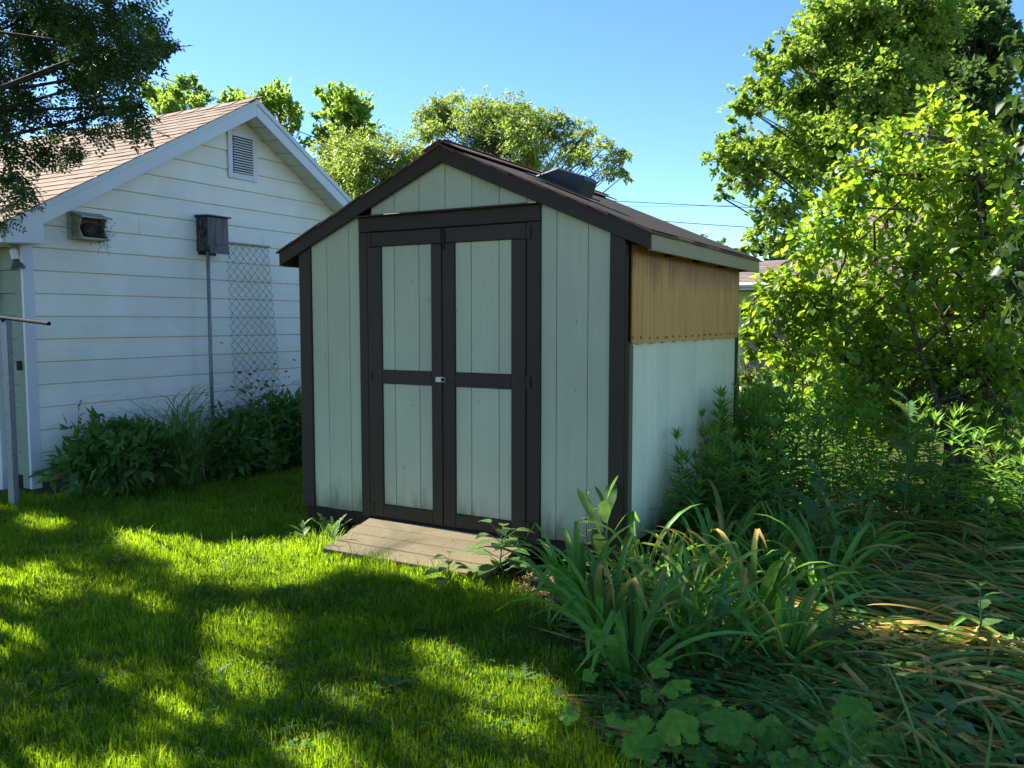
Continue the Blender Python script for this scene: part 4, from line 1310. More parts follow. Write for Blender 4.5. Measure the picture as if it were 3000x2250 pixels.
# ================================================================== NEAR LOCUST (upper left; its crown reaches over the lawn and shades it)
# open places in the crown: where the lawn lies in the sun (ground coordinates)
_z6 = lambda pts: np.array([on_z(x * 0.678, 1350 + y * 0.678, 0.05)[:2] for x, y in pts])
LIT = [_z6([(470, 285), (700, 300), (1000, 320), (1310, 240), (1480, 250), (1560, 170), (1960, 215), (1880, 300), (1960, 420), (2110, 470), (2060, 525), (1960, 530), (1700, 470),
            (1500, 440), (1330, 500), (1180, 520), (1000, 510), (760, 480), (700, 440), (780, 420), (560, 370)]),
       _z6([(0, 455), (180, 440), (330, 500), (310, 570), (150, 590), (110, 690), (140, 790), (0, 840), (-300, 800), (-300, 470)]),
       _z6([(2110, 290), (2420, 330), (2440, 570), (2090, 530)]),
       _z6([(90, 230), (270, 240), (250, 268), (80, 262)]),
       _z6([(430, 490), (560, 490), (540, 545), (440, 540)]),
       _z6([(560, 570), (700, 560), (760, 620), (620, 640)]),
       _z6([(900, 650), (1180, 610), (1170, 790), (1130, 930), (1250, 970), (1180, 1010), (950, 960), (860, 830)]),
       _z6([(600, 975), (740, 960), (830, 1060), (790, 1140), (690, 1130)]),
       _z6([(1800, 770), (1970, 760), (2010, 880), (1880, 920)]),
       _z6([(1960, 900), (2212, 860), (2450, 950), (2330, 1180), (2120, 1130), (2030, 1000)]),
       _z6([(1330, 990), (1560, 960), (1640, 1010), (1480, 1050)]),
       _z6([(-50, 1250), (120, 1180), (240, 1260), (160, 1340), (-100, 1400)]),
       _z6([(420, 1270), (640, 1200), (860, 1240), (800, 1330), (500, 1370)]),
       _z6([(1250, 1260), (1500, 1240), (1560, 1330), (1300, 1360)]),
       _z6([(380, 900), (560, 900), (560, 970), (400, 950)]),
       _z6([(1150, 1160), (1420, 1150), (1500, 1230), (1300, 1270)])]


def in_poly(q, poly):
    x, y = q[:, 0], q[:, 1]
    ins = np.zeros(len(q), bool)
    n = len(poly)
    j = n - 1
    for i in range(n):
        xi, yi = poly[i]
        xj, yj = poly[j]
        c = ((yi > y) != (yj > y)) & (x < (xj - xi) * (y - yi) / (yj - yi + 1e-12) + xi)
        ins ^= c
        j = i
    return ins


sd = np.array(SDIR)


def shade_spot(P):
    t = (P[:, 2] - 0.05) / -sd[2]
    return P[:, :2] + sd[None, :2] * t[:, None]


def keep_near(P, A):
    k = np.ones(len(P), bool)
    for f in (0.0, 0.10, 0.20):
        q = shade_spot(P + A * f) + rng.normal(0, 0.03, (len(P), 2))
        for poly in LIT:
            k &= ~in_poly(q, poly)
    # sprays that would hang into the open sky are not there
    px, py, d = project(P + A * 0.14)
    vis = (px > -20) & (px < 3300) & (py > -420) & (py < 2300) & (d > 0.3)
    sil_x = np.interp(py, [-420, 60, 130, 180, 215, 260, 330, 400, 430, 520, 600, 700], [420, 480, 540, 470, 450, 390, 430, 445, 240, 170, 120, 30])
    k &= (~vis) | ((px < sil_x + rng.normal(0, 10, len(P))) & (py < 700))
    k &= P[:, 1] < 4.25
    return k


NB = [(60, 50, 105), (190, 50, 100), (300, 40, 100), (400, 60, 90), (470, 100, 50), (520, 125, 24), (330, 140, 85), (260, 170, 70), (415, 140, 55), (100, 120, 75), (195, 190, 52), (380, 200, 45), (445, 190, 28),
      (60, 255, 45), (100, 275, 42), (225, 240, 36), (290, 225, 38), (330, 290, 40), (415, 310, 34), (448, 360, 26), (380, 345, 30), (20, 330, 46), (195, 345, 50), (230, 390, 44), (20, 405, 50), (85, 430, 50), (160, 425, 42),
      (215, 455, 28), (262, 455, 18), (300, 390, 30), (55, 525, 42), (95, 560, 32), (20, 560, 34), (8, 650, 22), (115, 590, 14), (-60, 100, 110), (-60, 300, 90), (-60, 480, 80)]
cl_vis = []
for x, y, r in NB:
    yy = 3.25 + rng.uniform(-0.35, 0.5)
    c = at(x, y, yy)
    rr = r / F_PX * np.linalg.norm(c - CAM)
    cl_vis.append((c, rr * 0.85, max(10, int(2300 * rr ** 2))))
cl_off = []
for i in range(340):
    # shade wanted on the lawn and bed: pick a shaded spot and go up toward the sun
    g = np.array([rng.uniform(-6.8, 1.6), rng.uniform(0.6, 4.25)])
    h = rng.uniform(3.4, 6.2)
    t = h / -sd[2]
    c = np.array([g[0] - sd[0] * t, g[1] - sd[1] * t, h])
    cl_off.append((c, rng.uniform(0.45, 0.75), 100))
TB, TT = np.array([-8.6, 2.2, 0.0]), np.array([-8.2, 2.5, 4.6])
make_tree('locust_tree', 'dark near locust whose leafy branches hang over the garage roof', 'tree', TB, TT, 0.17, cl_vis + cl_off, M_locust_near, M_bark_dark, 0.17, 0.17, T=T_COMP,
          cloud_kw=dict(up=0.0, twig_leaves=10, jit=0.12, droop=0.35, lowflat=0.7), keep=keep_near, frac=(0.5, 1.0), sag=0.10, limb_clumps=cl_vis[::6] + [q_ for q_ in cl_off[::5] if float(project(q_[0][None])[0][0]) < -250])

# ================================================================== LILAC
LIL = [(2740, 370, 85), (2640, 420, 90), (2840, 420, 80), (2560, 500, 95), (2700, 520, 110), (2840, 540, 100), (2470, 620, 95), (2600, 640, 110), (2760, 660, 120), (2900, 660, 95), (2400, 720, 95), (2520, 770, 110),
       (2680, 790, 120), (2840, 780, 120), (2960, 760, 95), (2330, 850, 85), (2440, 890, 105), (2580, 920, 120), (2740, 920, 125), (2900, 900, 120), (2250, 880, 62), (2215, 940, 58), (2310, 960, 72), (2290, 830, 58), (2230, 1010, 50), (2400, 1020, 100), (2560, 1060, 120),
       (2720, 1080, 120), (2880, 1060, 120), (2990, 960, 80), (2980, 1100, 80), (2480, 1160, 90), (2640, 1200, 90), (2230, 1020, 36), (2950, 450, 50), (2980, 540, 70), (2960, 650, 80), (2900, 560, 60), (2380, 1130, 70), (2300, 1080, 50), (2560, 1150, 90), (2760, 1180, 80), (2900, 1160, 80), (2440, 1000, 80), (2350, 1180, 70), (2620, 1260, 70), (2800, 1240, 70), (2950, 1220, 80)]
lil = thing('lilac_bush', 'large sunlit lilac with twisted bare stems right of the shed', 'shrub', (-0.25, 7.75, 0))
cl = []
for x, y, r in LIL:
    yy = 7.7 + rng.uniform(-0.75, 0.7) if x > 2330 else 7.35 + rng.uniform(-0.2, 0.3)
    c = at(x, y, yy)
    rr = r / F_PX * np.linalg.norm(c - CAM)
    cl.append((c, rr, max(20, int(4700 * rr ** 2))))
mb = MB()
stems = [[(2790, 1290), (2744, 1174), (2695, 1023), (2640, 850), (2563, 764), (2478, 730), (2400, 720)],
         [(2800, 1300), (2822, 1162), (2798, 1053), (2762, 933), (2700, 800), (2655, 700), (2701, 511), (2720, 400)],
         [(2830, 1300), (2830, 1160), (2846, 963), (2852, 855), (2880, 700), (2860, 520)],
         [(2815, 1290), (2850, 1100), (2900, 985), (3000, 900)],
         [(2775, 1290), (2650, 1150), (2480, 1060), (2330, 1030), (2230, 960), (2175, 925)],
         [(2840, 1290), (2900, 1100), (2930, 900), (2960, 700)],
         [(2780, 1290), (2700, 1080), (2580, 940), (2480, 880), (2360, 840)]]
for i, st in enumerate(stems):
    yb = 7.65 + 0.12 * (i - 3)
    pts = [at(st[0][0], st[0][1], yb) * np.array([1, 1, 0])]
    for j, (x, y) in enumerate(st):
        pts.append(at(x, y, yb + rng.uniform(-0.10, 0.10)))
    n = len(pts)
    mb.tube(pts, [0.030 * (1 - 0.80 * k / (n - 1)) for k in range(n)], 7, cap=False)
    for c, r, _ in cl:
        k = int(np.argmin([np.linalg.norm(c - q) for q in pts[2:]])) + 2
        d_ = np.linalg.norm(c - pts[k])
        if d_ < 0.75:
            mb.tube(limb_points(pts[k], c, 0.05, 4, 0.13), [0.015, 0.012, 0.009, 0.006], 5, cap=False)
            for _q in range(4):
                e = c + unit(rng.normal(size=3)) * r * 0.9
                mb.tube(limb_points(c, e, 0.02, 4, 0.14), [0.0065, 0.005, 0.0035, 0.002], 4, cap=False)
mb.build('trunk', M_bark_lilac, lil, smooth=True)
P, A, N = cloud(cl, up=0.2, twig_leaves=11, jit=0.085, droop=0.12, spread=1.15)
dist = np.linalg.norm(P - CAM, axis=1)
px, py, _d = project(P)
seen = (px > 0) & (px < 3000) & (py > 0)
order = np.argsort(np.where(seen, dist, dist + 50))
near, rest = order[:290], order[290:]
sc = rng.uniform(0.7, 1.2, len(P))
V, Fc = leaf_mesh('foliage', P[rest], A[rest], N[rest], 0.072 * sc[rest], 0.054 * sc[rest], T_OVATE)
link('foliage', np_mesh('foliage', V - np.array(off(lil)), Fc, True), lil, M_lilac, kind='stuff')
lil_leaf = np_mesh('leaf', T_OVATE[0] * np.array([1, 0.78, 0.78]), T_OVATE[1], True)
lil_leaf.materials.append(M_lilac_o)


def basis(a, nrm):
    a = Vector(a).normalized()
    s_ = Vector(nrm).cross(a)
    if s_.length < 1e-6:
        s_ = a.orthogonal()
    s_.normalize()
    u = a.cross(s_)
    return Matrix((a, s_, u)).transposed().to_4x4()


def leaf_obj(parent, me, p, a, nrm, L, Wk=1.0, name='leaf'):
    o = D.objects.new(name, me)
    COL.objects.link(o)
    o.parent = parent
    o.matrix_basis = Matrix.Translation(Vector(p)) @ basis(a, nrm) @ Matrix.Diagonal((L, L * Wk, L * Wk, 1))
    return o


lo_ = np.array(off(lil))
for i in near:
    leaf_obj(lil, lil_leaf, P[i] - lo_, A[i], N[i], 0.068 * sc[i])


def shrub(name, label, base, clumps, leafmat, barkmat, ll, lw, T=T_OVATE, cat='shrub', group=None, stems=6, kw=None, sr=0.012):
    root = thing(name, label, cat, tuple(base), 0, group)
    mb = MB()
    b = np.asarray(base, float)
    for c, r, _ in clumps[:max(stems, len(clumps))]:
        mb.tube(limb_points(b + np.array([rng.normal() * .04, rng.normal() * .04, 0]), c, 0.04, 5, 0.05), [sr, sr * .85, sr * .65, sr * .45, sr * .2], 5, cap=False)
    mb.build('stem', barkmat, root, smooth=True)
    P, A, N = cloud(clumps, **(kw or {}))
    sc = rng.uniform(0.65, 1.25, len(P))
    V, Fc = leaf_mesh('foliage', P, A, N, ll * sc, lw * sc, T)
    link('foliage', np_mesh('foliage', V - b, Fc), root, leafmat, kind='stuff')
    return root


# dark leaves hanging in at the right edge, close by
DB = [(2975, 120, 34), (2990, 190, 40), (2985, 280, 40), (2965, 330, 26), (3000, 380, 40), (2975, 760, 52), (2990, 860, 50), (2960, 820, 34), (3010, 650, 50), (3060, 300, 80), (3080, 500, 80), (3060, 900, 80)]
cl = []
for x, y, r in DB:
    c = at(x, y, 4.2 + rng.uniform(-0.2, 0.2))
    rr = r / F_PX * np.linalg.norm(c - CAM)
    cl.append((c, rr, max(12, int(4200 * rr ** 2))))
shrub('overhanging_shrub', 'dark shaded branch tips with broad leaves at the right edge', (0.62, 4.3, 0), cl, M_dark_shrub, M_bark_dark, 0.066, 0.045, kw=dict(up=-0.1, twig_leaves=7, jit=0.15, droop=0.3), sr=0.007)

# arborvitae and back shrubs
cl = []
for x, y, r in [(2310, 1130, 62), (2310, 1060, 60), (2320, 990, 48), (2330, 930, 34), (2250, 1100, 48), (2380, 1110, 60), (2400, 1040, 44)]:
    c = at(x, y, 9.6 + rng.uniform(-0.15, 0.15))
    rr = r / F_PX * np.linalg.norm(c - CAM)
    cl.append((c, rr, int(5200 * rr ** 2)))
shrub('arborvitae', 'small dark green arborvitae in the gap right of the shed post', tuple(at(2320, 1300, 9.6) * np.array([1, 1, 0])), cl, M_cedar, M_bark_dark, 0.07, 0.028, T=T_LANCE, kw=dict(up=0.9, twig_leaves=26, jit=0.07, droop=0.0))
BK = [('sunlit yellow-green shrub low behind the goldenrod, beside the shed post', [(2120, 1080, 50), (2200, 1150, 60), (2260, 1230, 55), (2150, 1240, 60)], 8.6, M_light_weed),
      ('sunlit bush under the lilac stems behind the goldenrod', [(2430, 1150, 75), (2520, 1090, 70), (2560, 1210, 80), (2680, 1150, 75), (2480, 1260, 70)], 9.3, M_light_weed),
      ('green bush behind the lilac at the right edge', [(2820, 1160, 80), (2920, 1080, 90), (3000, 1160, 90), (2880, 1260, 80), (3060, 1020, 90)], 9.8, M_maple_big),
      ('tall leafy bush closing the gap between lilac and neighbour house', [(2460, 960, 70), (2560, 1010, 80), (2680, 990, 80), (2800, 960, 90), (2930, 940, 90), (2380, 1000, 50)], 12.0, M_maple_big)]
for lab, lst, Y, mt in BK:
    cl = []
    for x, y, r in lst:
        c = at(x, y, Y + rng.uniform(-0.3, 0.3))
        rr = r / F_PX * np.linalg.norm(c - CAM)
        cl.append((c, rr, int(4200 * rr ** 2)))
    cm = np.mean([c for c, _, _ in cl], 0)
    shrub('leafy_shrub', lab, (cm[0], cm[1], 0), cl, mt, M_bark_lilac, 0.085, 0.055)

# ================================================================== PLANTS ALONG THE GARAGE WALL
PE = [('dark peony mound at the garage corner, glossy lance leaves', (-6.55, 4.62), [(0, 0, .30, .30), (-.18, .1, .36, .24), (.2, -.1, .22, .24), (-.1, -.28, .26, .22), (.1, .3, .3, .26)]),
      ('dark leafy mound just behind the tall grass clump', (-6.45, 5.75), [(0, 0, .24, .28), (.2, -.1, .2, .24), (-.1, .28, .3, .26), (.15, .3, .2, .24)]),
      ('dark leafy mound at the foot of the bat house pole', (-6.45, 6.55), [(0, 0, .30, .30), (.22, .1, .24, .26), (-.1, .3, .34, .28), (-.1, -.3, .3, .26)]),
      ('dark leafy mound under the wire trellis', (-6.45, 7.35), [(0, 0, .32, .32), (.2, .2, .26, .28), (-.1, .35, .36, .3), (.1, -.25, .28, .26)]),
      ('dark leafy mound half hidden behind the shed corner', (-6.4, 8.35), [(0, 0, .36, .36), (.2, .2, .3, .3), (-.1, .45, .4, .34), (.1, -.35, .32, .3)])]
for lab, (bx, by), lst in PE:
    cl = [(np.array([bx + a, by + b, z * 1.15]), r * 1.15, int(6500 * r * r)) for a, b, z, r in lst]
    shrub('peony_plant', lab, (bx, by, 0), cl, M_peony, M_stem_green, 0.12, 0.050, T=T_LANCE, cat='plant', group='leafy mounds along the garage wall', kw=dict(up=0.4, twig_leaves=9, jit=0.10, droop=0.1), sr=0.006)


def stem_plant(name, label, base, h, nleaf, leafmat, ll, lw, T=T_OVATE, lean=(0, 0), group=None, stemmat=None, r=0.004, cat='plant', u0=0.2, spread=0.03):
    root = thing(name, label, cat, tuple(base), 0, group)
    b = np.asarray(base, float)
    top = b + np.array([lean[0], lean[1], h])
    pts = limb_points(b, top, 0.0, 5, 0.02)
    MB().tube(pts, [r, r * .9, r * .75, r * .6, r * .3], 5, cap=False).build('stem', stemmat or M_stem_green, root, smooth=True)
    u = np.linspace(u0, 1.0, nleaf)
    P = b + (top - b) * u[:, None] + rng.normal(size=(nleaf, 3)) * spread * 0.3
    ang = np.arange(nleaf) * 2.4 + rng.uniform(0, 6)
    A = np.column_stack([np.cos(ang), np.sin(ang), 0.35 + 0.5 * u])
    N = np.column_stack([-0.4 * np.cos(ang), -0.4 * np.sin(ang), np.ones(nleaf)])
    sz = np.interp(u, [u0, 0.6, 1.0], [0.85, 1.1, 0.55])
    V, Fc = leaf_mesh('leaves', P, A, N, ll * sz, lw * sz, T)
    link('leaves', np_mesh('leaves', V - b, Fc), root, leafmat)
    return root


stem_plant('tall_weed', 'upright leafy shoot standing above the peony at the garage corner', (-6.85, 4.45, 0), 0.80, 18, M_peony, 0.085, 0.035)
stem_plant('tall_weed', 'thin reddish-tipped shoot against the white wall beside the grass clump', (-6.8, 4.95, 0), 0.72, 7, M_straw, 0.09, 0.02, lean=(0.02, 0.1), u0=0.7)
for i, (x, y, h, lab) in enumerate([(-5.92, 5.75, .42, 'light green sapling in front of the dark mounds, left one'), (-5.90, 6.25, .58, 'light green sapling in front of the bat house pole, tallest'),
                                    (-5.86, 6.72, .54, 'yellow-green leaning sapling at the lawn edge right of the pole'), (-6.4, 5.95, .82, 'spindly sapling with two pale leaves above the dark mounds'),
                                    (-5.84, 7.1, .36, 'short yellow-green sapling at the lawn edge under the trellis')]):
    stem_plant('sapling', lab, (x, y, 0), h, 13, M_light_weed, 0.12, 0.062, lean=(0.04, 0.12 if i == 2 else 0.02), group='pale saplings in the garage bed')
VN = [((-7.0, 6.45, 0), 1.0, 26, 'climbing vine on the left edge of the wire trellis'), ((-7.0, 6.85, 0), 0.95, 22, 'climbing vine up the right side of the wire trellis'),
      ((-6.95, 7.3, 0), 0.85, 22, 'leafy vine right of the wire trellis'), ((-6.9, 8.1, 0), 1.0, 26, 'leafy vine beside the shed corner board against the garage'), ((-6.85, 5.75, 0), 0.62, 12, 'thin vine shoot left of the bat house pole')]
for p, h, nl, lab in VN:
    stem_plant('climbing_vine', lab, p, h, nl * 2, M_maple_dark, 0.072, 0.055, group='vines climbing by the trellis', lean=(0.02, rng.uniform(-.1, .1)), spread=0.30)


# tall grass clump
def arch_blades(n, Lr, wr, el, spread_r, seg=7, droop=1.0):
    V, Fc = [], []
    for i in range(n):
        a = rng.uniform(0, 2 * np.pi)
        L = rng.uniform(*Lr)
        w = rng.uniform(*wr)
        e = rng.uniform(*el)
        p = np.array([rng.normal() * spread_r, rng.normal() * spread_r, 0.0])
        h = np.array([math.cos(a), math.sin(a), 0])
        s_ = np.array([-math.sin(a), math.cos(a), 0])
        k0 = len(V)
        for j in range(seg + 1):
            t = j / seg
            ww = w * (0.65 + 0.5 * t) * (1 - t) ** 0.55 if t > 0.25 else w * (0.6 + 0.6 * t)
            V.append(p - s_ * ww / 2)
            V.append(p + s_ * ww / 2)
            ang = e - droop * 1.9 * t * t
            p = p + (h * math.cos(ang) + np.array([0, 0, 1]) * math.sin(ang)) * L / seg
        for j in range(seg):
            q = k0 + 2 * j
            Fc.append((q, q + 1, q + 3, q + 2))
    return np.array(V), np.array(Fc)


tg = thing('tall_grass_clump', 'tall arching clump of ornamental grass against the white garage wall', 'grass clump', (-6.38, 5.12, 0))
V, Fc = arch_blades(200, (0.75, 1.40), (0.013, 0.022), (1.05, 1.55), 0.09, droop=1.25)
link('blades', np_mesh('blades', V, Fc), tg, M_tallgrass, kind='stuff')
MB().lathe([(0, 0.10), (0.05, 0.09), (0.10, 0.03)], (-6.38, 5.12, 0), (0, 0, 1), 10).build('crown_base', M_stem_tan, tg)

# ================================================================== GARDEN RIGHT OF THE SHED
# goldenrod stems: six kinds, copied over the bed
def goldenrod_proto(h):
    root = thing('goldenrod_stem', 'x', 'plant', (0, 0, 0))
    top = np.array([rng.normal() * .05, rng.normal() * .05, h])
    pts = limb_points((0, 0, 0), top, 0, 5, 0.015)
    MB().tube(pts, [.004, .0036, .003, .0024, .0012], 5, cap=False).build('stem', M_stem_green, root, smooth=True)
    n = int(62 * h)
    u = np.sort(rng.uniform(0.10, 1.0, n) ** 0.8)
    u[-9:] = np.linspace(0.965, 1.0, 9)
    tp = np.array(pts)
    P = np.column_stack([np.interp(u, np.linspace(0, 1, 5), tp[:, k]) for k in range(3)])
    ang = np.arange(n) * 2.4
    A = np.column_stack([np.cos(ang), np.sin(ang), np.interp(u, [0, .6, .95, 1], [-.25, .25, .8, 1.6])])
    N = np.column_stack([-.5 * np.cos(ang), -.5 * np.sin(ang), np.ones(n)]) + rng.normal(size=(n, 3)) * .15
    sz = np.interp(u, [0, .4, .9, 1], [.7, 1.1, .85, .6])
    V, Fc = leaf_mesh('leaves', P, A, N, 0.125 * sz * rng.uniform(.8, 1.2, n), 0.029 * sz, T_LANCE)
    link('leaves', np_mesh('leaves', V, Fc), root, M_golden, kind='stuff')
    return root


def copy_tree(o, name=None):
    c = o.copy()
    COL.objects.link(c)
    for ch in list(o.children):
        d_ = ch.copy()
        COL.objects.link(d_)
        d_.parent = c
        for g in list(ch.children):
            e = g.copy()
            COL.objects.link(e)
            e.parent = d_
    return c


protos = [goldenrod_proto(h) for h in (0.75, 0.85, 0.95, 1.05, 1.12, 1.2)]
used = [False] * 6
gspots = []
tries = 0
while len(gspots) < 95 and tries < 9000:
    tries += 1
    x, y = rng.uniform(-1.66, 0.75), rng.uniform(4.75, 7.7)
    # the thicket starts along the shed wall and widens to the back
    lim = np.interp(y, [4.75, 5.3, 5.9, 6.3, 7.7], [-1.5, -1.05, -0.55, 0.75, 0.75])
    if x > lim or (x < -1.5 and y < 5.1):
        continue
    if any((x - a) ** 2 + (y - b) ** 2 < 0.0105 for a, b in gspots):
        continue
    gspots.append((x, y))
for _k in range(84):
    y = rng.uniform(4.78, 6.75)
    gspots.append((-1.63 + abs(rng.normal()) * 0.26, y))
for x, y in gspots:
    hh = np.interp(y, [4.75, 5.6, 6.4, 7.2], [0.60, 0.86, 0.98, 1.0]) * rng.uniform(0.72, 1.14) * np.interp(x, [-0.9, 0.1], [1.0, 0.80])
    i = int(np.argmin([abs(hh - q) for q in (0.75, 0.85, 0.95, 1.05, 1.12, 1.2)]))
    if used[i]:
        o = copy_tree(protos[i])
    else:
        o = protos[i]
        used[i] = True
    o.location = (x, y, 0.0)
    o.rotation_euler = (rng.normal() * .06, rng.normal() * .06, rng.uniform(0, 6.28))
    s_ = hh / (0.75, 0.85, 0.95, 1.05, 1.12, 1.2)[i]
    o.scale = (1, 1, s_)
    if y < 5.45:
        o['label'] = 'shorter goldenrod stem leaning on the white side wall of the shed'
        o['group'] = 'goldenrod along the shed side wall'
    elif x < -0.55:
        o['label'] = 'narrow-leaved goldenrod stem in the thicket beside the shed back post'
        o['group'] = 'goldenrod thicket beside the shed back post'
    else:
        o['label'] = 'narrow-leaved goldenrod stem in the shaded thicket below the lilac'
        o['group'] = 'goldenrod thicket below the lilac'
for i, u_ in enumerate(used):
    if not u_:
        for ch in list(protos[i].children):
            D.objects.remove(ch)
        D.objects.remove(protos[i])


# daylilies: strap leaves, each a part
def strap_mesh(name, mat, kind, L=1.0):
    """unit-length strap leaf from the origin, growing in the x-z plane"""
    seg = 9
    V, Fc, T_ = [], [], []
    w = 0.060
    p = np.array([0.0, 0, 0])
    e0, bend, kink, ka = kind
    side = rng.uniform(-0.25, 0.25)
    for j in range(seg + 1):
        t = j / seg
        ww = w * min(1.0, 0.55 + 2.0 * t) * (1 - t ** 3) ** 0.8 + 0.001
        ang = e0 - bend * t * t - (ka if t > kink else 0.0)
        hx = math.cos(ang)
        nz = np.array([-math.sin(ang), 0, math.cos(ang)])
        yo = side * t * t * 0.4
        fold = 0.30 * ww
        V += [p + np.array([0, yo - ww / 2, 0]) + nz * fold, p + np.array([0, yo, 0]), p + np.array([0, yo + ww / 2, 0]) + nz * fold]
        T_ += [t, t, t]
        p = p + np.array([hx, 0, math.sin(ang)]) / seg
    for j in range(seg):
        for k in range(2):
            q = 3 * j + k
            Fc.append((q, q + 1, q + 4, q + 3))
    me = np_mesh(name, np.array(V), np.array(Fc), True)
    a = me.attributes.new('t', 'FLOAT', 'POINT')
    a.data.foreach_set('value', np.array(T_, dtype=np.float32))
    me.materials.append(mat)
    return me


up_kinds = [(1.45, 1.6, 2, 0), (1.35, 2.1, 2, 0), (1.3, 1.3, .62, 1.4), (1.42, .9, .7, 1.8), (1.2, 2.0, 2, 0), (1.1, 1.7, 2, 0), (1.4, .8, .55, 1.7), (0.95, 1.5, 2, 0)]
UPM = [strap_mesh('leaf', M_day, k) for k in up_kinds]
UPD = [strap_mesh('leaf', M_day_dry, k) for k in up_kinds[:4]]
fl_kinds = [(0.20, 0.40, 2, 0), (0.14, 0.28, 2, 0), (0.30, 0.62, 2, 0), (0.10, 0.18, 2, 0), (0.28, 0.5, .5, .3), (0.35, 0.4, .45, .9)]
FLM = [strap_mesh('leaf', M_flop, k) for k in fl_kinds]
IRM = [strap_mesh('leaf', M_iris, k) for k in [(1.25, 0.35, 2, 0), (1.4, 0.2, 2, 0), (1.1, 0.9, 2, 0)]]


def strap(parent, me, p, az, L, tilt=0.0, wk=1.0):
    o = D.objects.new('leaf', me)
    COL.objects.link(o)
    o.parent = parent
    o.matrix_basis = Matrix.Translation(Vector(p)) @ Matrix.Rotation(az, 4, 'Z') @ Matrix.Rotation(tilt, 4, 'X') @ Matrix.Diagonal((L, L * wk, L, 1))
    return o


UPC = [((-1.72, 3.72), 'upright daylily clump nearest the lawn edge', 30), ((-1.46, 3.42), 'front daylily clump with arching blue-green leaves by the sunny grass', 34), ((-1.18, 3.70), 'tall daylily clump with yellow tips, second from the lawn', 30),
       ((-1.52, 4.08), 'daylily clump below the wild lettuce', 26), ((-1.22, 4.30), 'daylily clump behind the tall front clumps, toward the shed side wall', 26), ((-0.93, 4.02), 'daylily clump between the front clumps and the fallen leaves', 26),
       ((-0.98, 3.42), 'low daylily clump behind the small spiny thistle', 24), ((-1.28, 4.75), 'daylily clump under the goldenrod at the side wall', 22), ((-0.98, 4.78), 'daylily clump left of the large thistle', 22),
       ((-1.02, 5.30), 'rear daylily clump in front of the goldenrod thicket', 22), ((-0.68, 4.50), 'daylily clump right in front of the large thistle', 22), ((-0.66, 5.30), 'daylily clump just behind the large thistle', 20),
       ((-1.22, 3.14), 'foremost daylily clump bending over the grass', 24), ((-0.72, 3.62), 'daylily clump sprawling toward the flattened leaves', 24)]
for (x, y), lab, n in UPC:
    d_ = thing('daylily_clump', lab, 'plant', (x, y, 0), 0, 'upright daylily clumps')
    k0 = rng.uniform(0, 6.28)
    for i in range(n):
        me = UPM[rng.integers(len(UPM))] if rng.random() < 0.78 else UPD[rng.integers(len(UPD))]
        a = k0 + i * 2.4 + rng.normal() * .2
        r_ = rng.uniform(0.0, 0.07)
        strap(d_, me, (r_ * math.cos(a), r_ * math.sin(a), 0), a, rng.uniform(0.42, 0.70), rng.normal() * .22, rng.uniform(0.8, 1.1))
FLC = []
for gy in np.arange(3.0, 6.6, 0.42):
    for gx_ in np.arange(-0.62, 0.80, 0.28):
        x, y = gx_ + rng.normal() * .07, gy + rng.normal() * .08
        if x < -0.55 and y < 3.6:
            continue
        if y > 5.9 and x < -0.35:
            continue
        FLC.append((x, y))
for x, y in FLC:
    if y < 4.1:
        lab, grp = 'flattened daylily leaves near the grape vine in the right foreground', 'flattened daylilies in the foreground'
    elif y < 5.2:
        lab, grp = 'flattened daylily leaves, green streaked with tan, right of the large thistle', 'flattened daylilies right of the thistle'
    else:
        lab, grp = 'withered flattened daylily leaves at the foot of the goldenrod thicket', 'flattened daylilies below the goldenrod'
    d_ = thing('flopped_daylily', lab, 'plant', (x, y, 0), 0, grp)
    main = math.pi + rng.normal() * .30 if rng.random() < 0.7 else rng.normal() * .30
    if y < 3.7:
        main = math.pi * 0.86 + rng.normal() * .22
    for i in range(22):
        me = FLM[rng.integers(len(FLM))]
        strap(d_, me, (rng.normal() * .10, rng.normal() * .14, 0.012 + 0.05 * rng.random()), main + rng.normal() * .42, rng.uniform(0.28, 0.66), rng.normal() * .35, rng.uniform(0.55, 0.9))


# lobed / broad leaves as parts
def outline_leaf(name, pts, mat, cup=0.08, tipdrop=0.12):
    """half outline (x, half width) from base to tip -> folded leaf, two halves"""
    V, Fc = [], []
    n = len(pts)
    for x, w in pts:
        z = -tipdrop * x * x
        V += [(x, 0, z), (x, w, z + cup * w), (x, -w, z + cup * w)]
    for i in range(n - 1):
        a, b = 3 * i, 3 * (i + 1)
        Fc += [(a, b, b + 1, a + 1), (a, a + 2, b + 2, b)]
    me = D.meshes.new(name)
    me.from_pydata(V, [], Fc)
    me.update()
    me.shade_smooth()
    me.materials.append(mat)
    return me


L_OBLONG = outline_leaf('leaf', [(0, .015), (.15, .04), (.35, .10), (.6, .16), (.8, .15), (.93, .09), (1, .005)], M_lettuce)
L_BROAD = outline_leaf('leaf', [(0, .02), (.06, .2), (.2, .34), (.42, .39), (.65, .31), (.85, .15), (1, .005)], M_broad, cup=0.22, tipdrop=0.25)
L_THIST = outline_leaf('leaf', [(0, .02), (.08, .05), (.12, .14), (.18, .06), (.24, .20), (.31, .08), (.38, .25), (.46, .09), (.54, .25), (.62, .08), (.70, .19), (.78, .06), (.86, .10), (1, .004)], M_thistle, cup=0.15, tipdrop=0.3)
L_WEED = outline_leaf('leaf', [(0, .01), (.15, .09), (.3, .16), (.45, .14), (.55, .19), (.7, .12), (.85, .07), (1, .004)], M_broad, cup=0.1, tipdrop=0.3)


